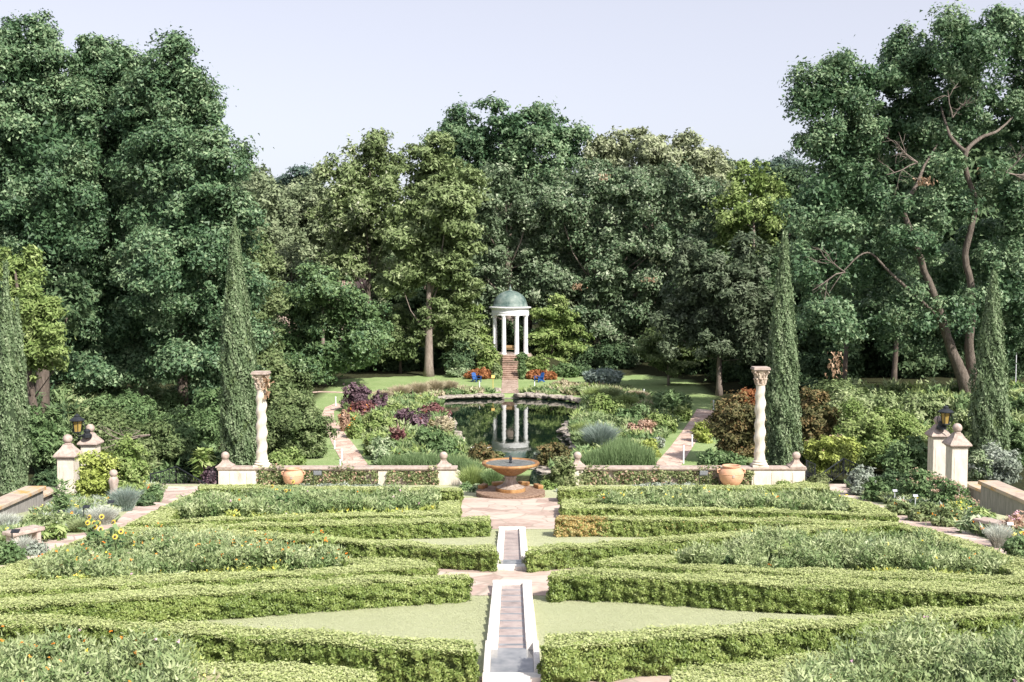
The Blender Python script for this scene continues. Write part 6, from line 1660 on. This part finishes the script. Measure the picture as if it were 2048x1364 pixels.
twigs(2010, 345, 71, 2.2, 10, 'bare drooping twigs at the picture edge of the great oak', ang=(-.9, .9))
twigs(1690, 545, 69.5, 2.4, 8, 'bare pale twigs drooping low behind the slim tall cypress', ang=(2.4, 4.3))
twigs(300, 870, 59, 2.2, 5, 'bare pale twigs sweeping over the feathery shrub by the lantern', ang=(2.6, 3.5))
def dead(px, py, Y, w_, h_, n, label):
    p = at(px, py, Y); c = np.stack([rng.normal(size=n)*w_, rng.normal(size=n)*w_*.5, rng.uniform(-h_, 0, n)], 1)
    me = leaf_mesh('dead_leaves', [(c, rdir(n)+np.array([0,-.6,.3]), .12, 1.3, rng.random(n), LM('deadleaf'), np.tile(np.array([0,0,-1.0]), (n, 1))+rng.normal(size=(n, 3))*.3)])
    o = add_mesh('dead_leaf_cluster', me); o.location = p; tag(o, label, 'dead leaves', 'hanging clusters of dead leaves')
K['deadleaf'] = ((.24,.15,.09),(.38,.25,.16),(.52,.38,.27))
dead(1671, 705, 70, .25, 1.6, 90, 'long hanging cluster of orange dead leaves low in the great oak')
dead(1850, 355, 71, .3, .5, 60, 'dead orange leaf cluster among the bare twigs of the great oak')
dead(1972, 335, 71, .3, .4, 40, 'dead leaf cluster beside the upper limb of the great oak')
dead(1207, 348, 127, .35, .7, 60, 'pinkish dead leaf cluster high in the broad grey-green oak')
dead(1155, 568, 128, .4, .7, 60, 'pinkish dead leaf cluster level with the temple dome')
dead(1298, 555, 127, .35, .5, 50, 'small dead leaf cluster in the lower broad oak')
dead(532, 748, 53, .12, 1.2, 50, 'brown leaves dangling at the capital of the cypress-side twisted column')

# ---- columnar cypresses
def cypress(px, pytop, w_, Y, label, kind='cyp', seed=0, second=None):
    x = (px-1024)*Y/F; z = float(terrain(x, Y)); top = at(px, pytop, Y).z; H = top-z; W_ = w_*Y/F/2
    root = empty('cypress_tree', (x, Y, z), label, 'cypress', 'tall columnar cypresses')
    n = int(2*math.pi*W_*H*.75*1.9/(.9*.0058))
    t = rng.random(n)**1.15; a = rng.uniform(0, 6.283, n)
    def prof(t): return np.clip(np.minimum(.80+t*.5, 1.0)*np.where(t < .30, 1, (1-((t-.30)/.72)**1.45)), 0.04, 1)
    lump = 1+.10*np.sin(a*2+t*13+seed*1.7)*np.sin(t*31+a*3)+.06*np.sin(a*5+t*9+seed)+.05*np.sin(a*9-t*30+seed)+.06*np.sin(a*3+t*17+seed*2)+.05*np.sin(a*14+t*70)
    sprig = (rng.random(n) < .12)*rng.uniform(0, .26, n)**1.3
    r = W_*prof(t)*lump*rng.uniform(.86, 1.04, n)+sprig*.5
    c = np.stack([np.cos(a)*r, np.sin(a)*r, t*H+sprig], 1)
    c[:, 0] += .05*H/14*np.sin(t*4+seed)
    bul = np.clip(field(c, 1.5, 60+seed), -1.5, 2)*.055*(1-t*.6); c[:, 0] += np.cos(a)*bul; c[:, 1] += np.sin(a)*bul
    out = np.stack([np.cos(a), np.sin(a), np.full(n, .25)], 1)
    ax = out*.35+np.array([0,0,1.0])+rng.normal(size=(n, 3))*.3
    rd = np.clip(rng.normal(.45, .2, n)+.18*np.sin(a*6+t*22)+.1*np.sin(t*55+a*3), 0, 1)
    br = field(c, 1.1, 40+seed)+rng.normal(size=n)*.35 > 2.0
    nn_ = out+rng.normal(size=(n, 3))*.55; sz_ = .062*rng.uniform(.7, 1.4, n); ax = unit(ax)
    me = leaf_mesh('crown', [(c[~br], nn_[~br], sz_[~br], 1.7, rd[~br], LM(kind), ax[~br]), (c[br], nn_[br], sz_[br], 1.7, rd[br]*.6, LM('yew'), ax[br])])
    add_mesh('crown', me, root)
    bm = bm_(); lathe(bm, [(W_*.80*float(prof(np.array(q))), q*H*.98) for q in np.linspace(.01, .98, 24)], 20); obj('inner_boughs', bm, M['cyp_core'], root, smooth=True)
    bm = bm_(); tube(bm, [(0,0,-.3),(0,0,H*.5)], [.16,.08], 8); obj('trunk', bm, M['bark'], root)
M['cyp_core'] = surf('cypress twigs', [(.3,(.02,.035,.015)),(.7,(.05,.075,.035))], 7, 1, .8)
cypress(474, 440, 74, 58, 'tall slim cypress beside the twisted column without a jar, on the shady oak side', seed=1)
cypress(1568, 465, 68, 57.5, 'tall slim cypress standing between twisted column and railing', seed=2)
cypress(1985, 545, 74, 53, 'slim cypress behind the shaded wall and ball-topped pier', seed=3)
cypress(12, 528, 46, 49, 'dark cypress at the very picture edge', seed=4)
cypress(34, 600, 34, 51, 'narrower cypress just inside the picture edge, by the lantern pier', seed=5)
# lamp post far off
p = T(2035, 84); root = empty('lamp_post', p, 'thin pale lamp post far off beyond the slim cypress', 'lamp post')
bm = bm_(); tube(bm, [(0,0,-.3),(0,0,3.4)], .03, 6); obj('pole', bm, M['stake'], root)
bm = bm_(); lathe(bm, [(.03,3.4),(.14,3.45),(.16,3.7),(0,3.8)], 10); obj('lamp_head', bm, M['stake'], root)

# ---- grass blades on the parterre lawns
def blades(poly, n, name, label):
    P = np.array([list(on(x, y))[:2] for x, y in poly]); lo, hi = P.min(0), P.max(0)
    q = rng.uniform(lo, hi, (n*3, 2)); q = q[inside(P, q[:, 0], q[:, 1])][:n]
    q = q[(np.abs(q[:, 0]) > .44)]
    m = len(q); c = np.stack([q[:, 0], q[:, 1], par(q[:, 1])+.012], 1)
    ax = np.stack([rng.normal(size=m), rng.normal(size=m), np.ones(m)*.2], 1)
    base = np.array([0., P[:, 1].mean(), par(P[:, 1].mean())])
    me = leaf_mesh(name, [(c-base, rdir(m)*.45+np.array([0,-.1,1.0]), .009, 1.3, np.clip(rng.normal(.5, .2, m)+.15*np.sin(c[:, 1]*3+c[:, 0]), 0, 1), LM('lawn_blade'), unit(ax))])
    o = add_mesh(name, me, None, tuple(base)); tag(o, label, 'lawn grass', kind='stuff')
blades([(340,1240),(935,1192),(1105,1192),(1680,1238),(1274,1290),(1088,1364),(950,1364),(600,1300)], 150000, 'grass', 'mown pale grass of the big lawn wedges beside the near rill')
blades([(700,1076),(980,1058),(1115,1058),(1350,1080),(1060,1125),(990,1125)], 40000, 'grass', 'mown pale grass of the small lawn wedges beside the far rill')
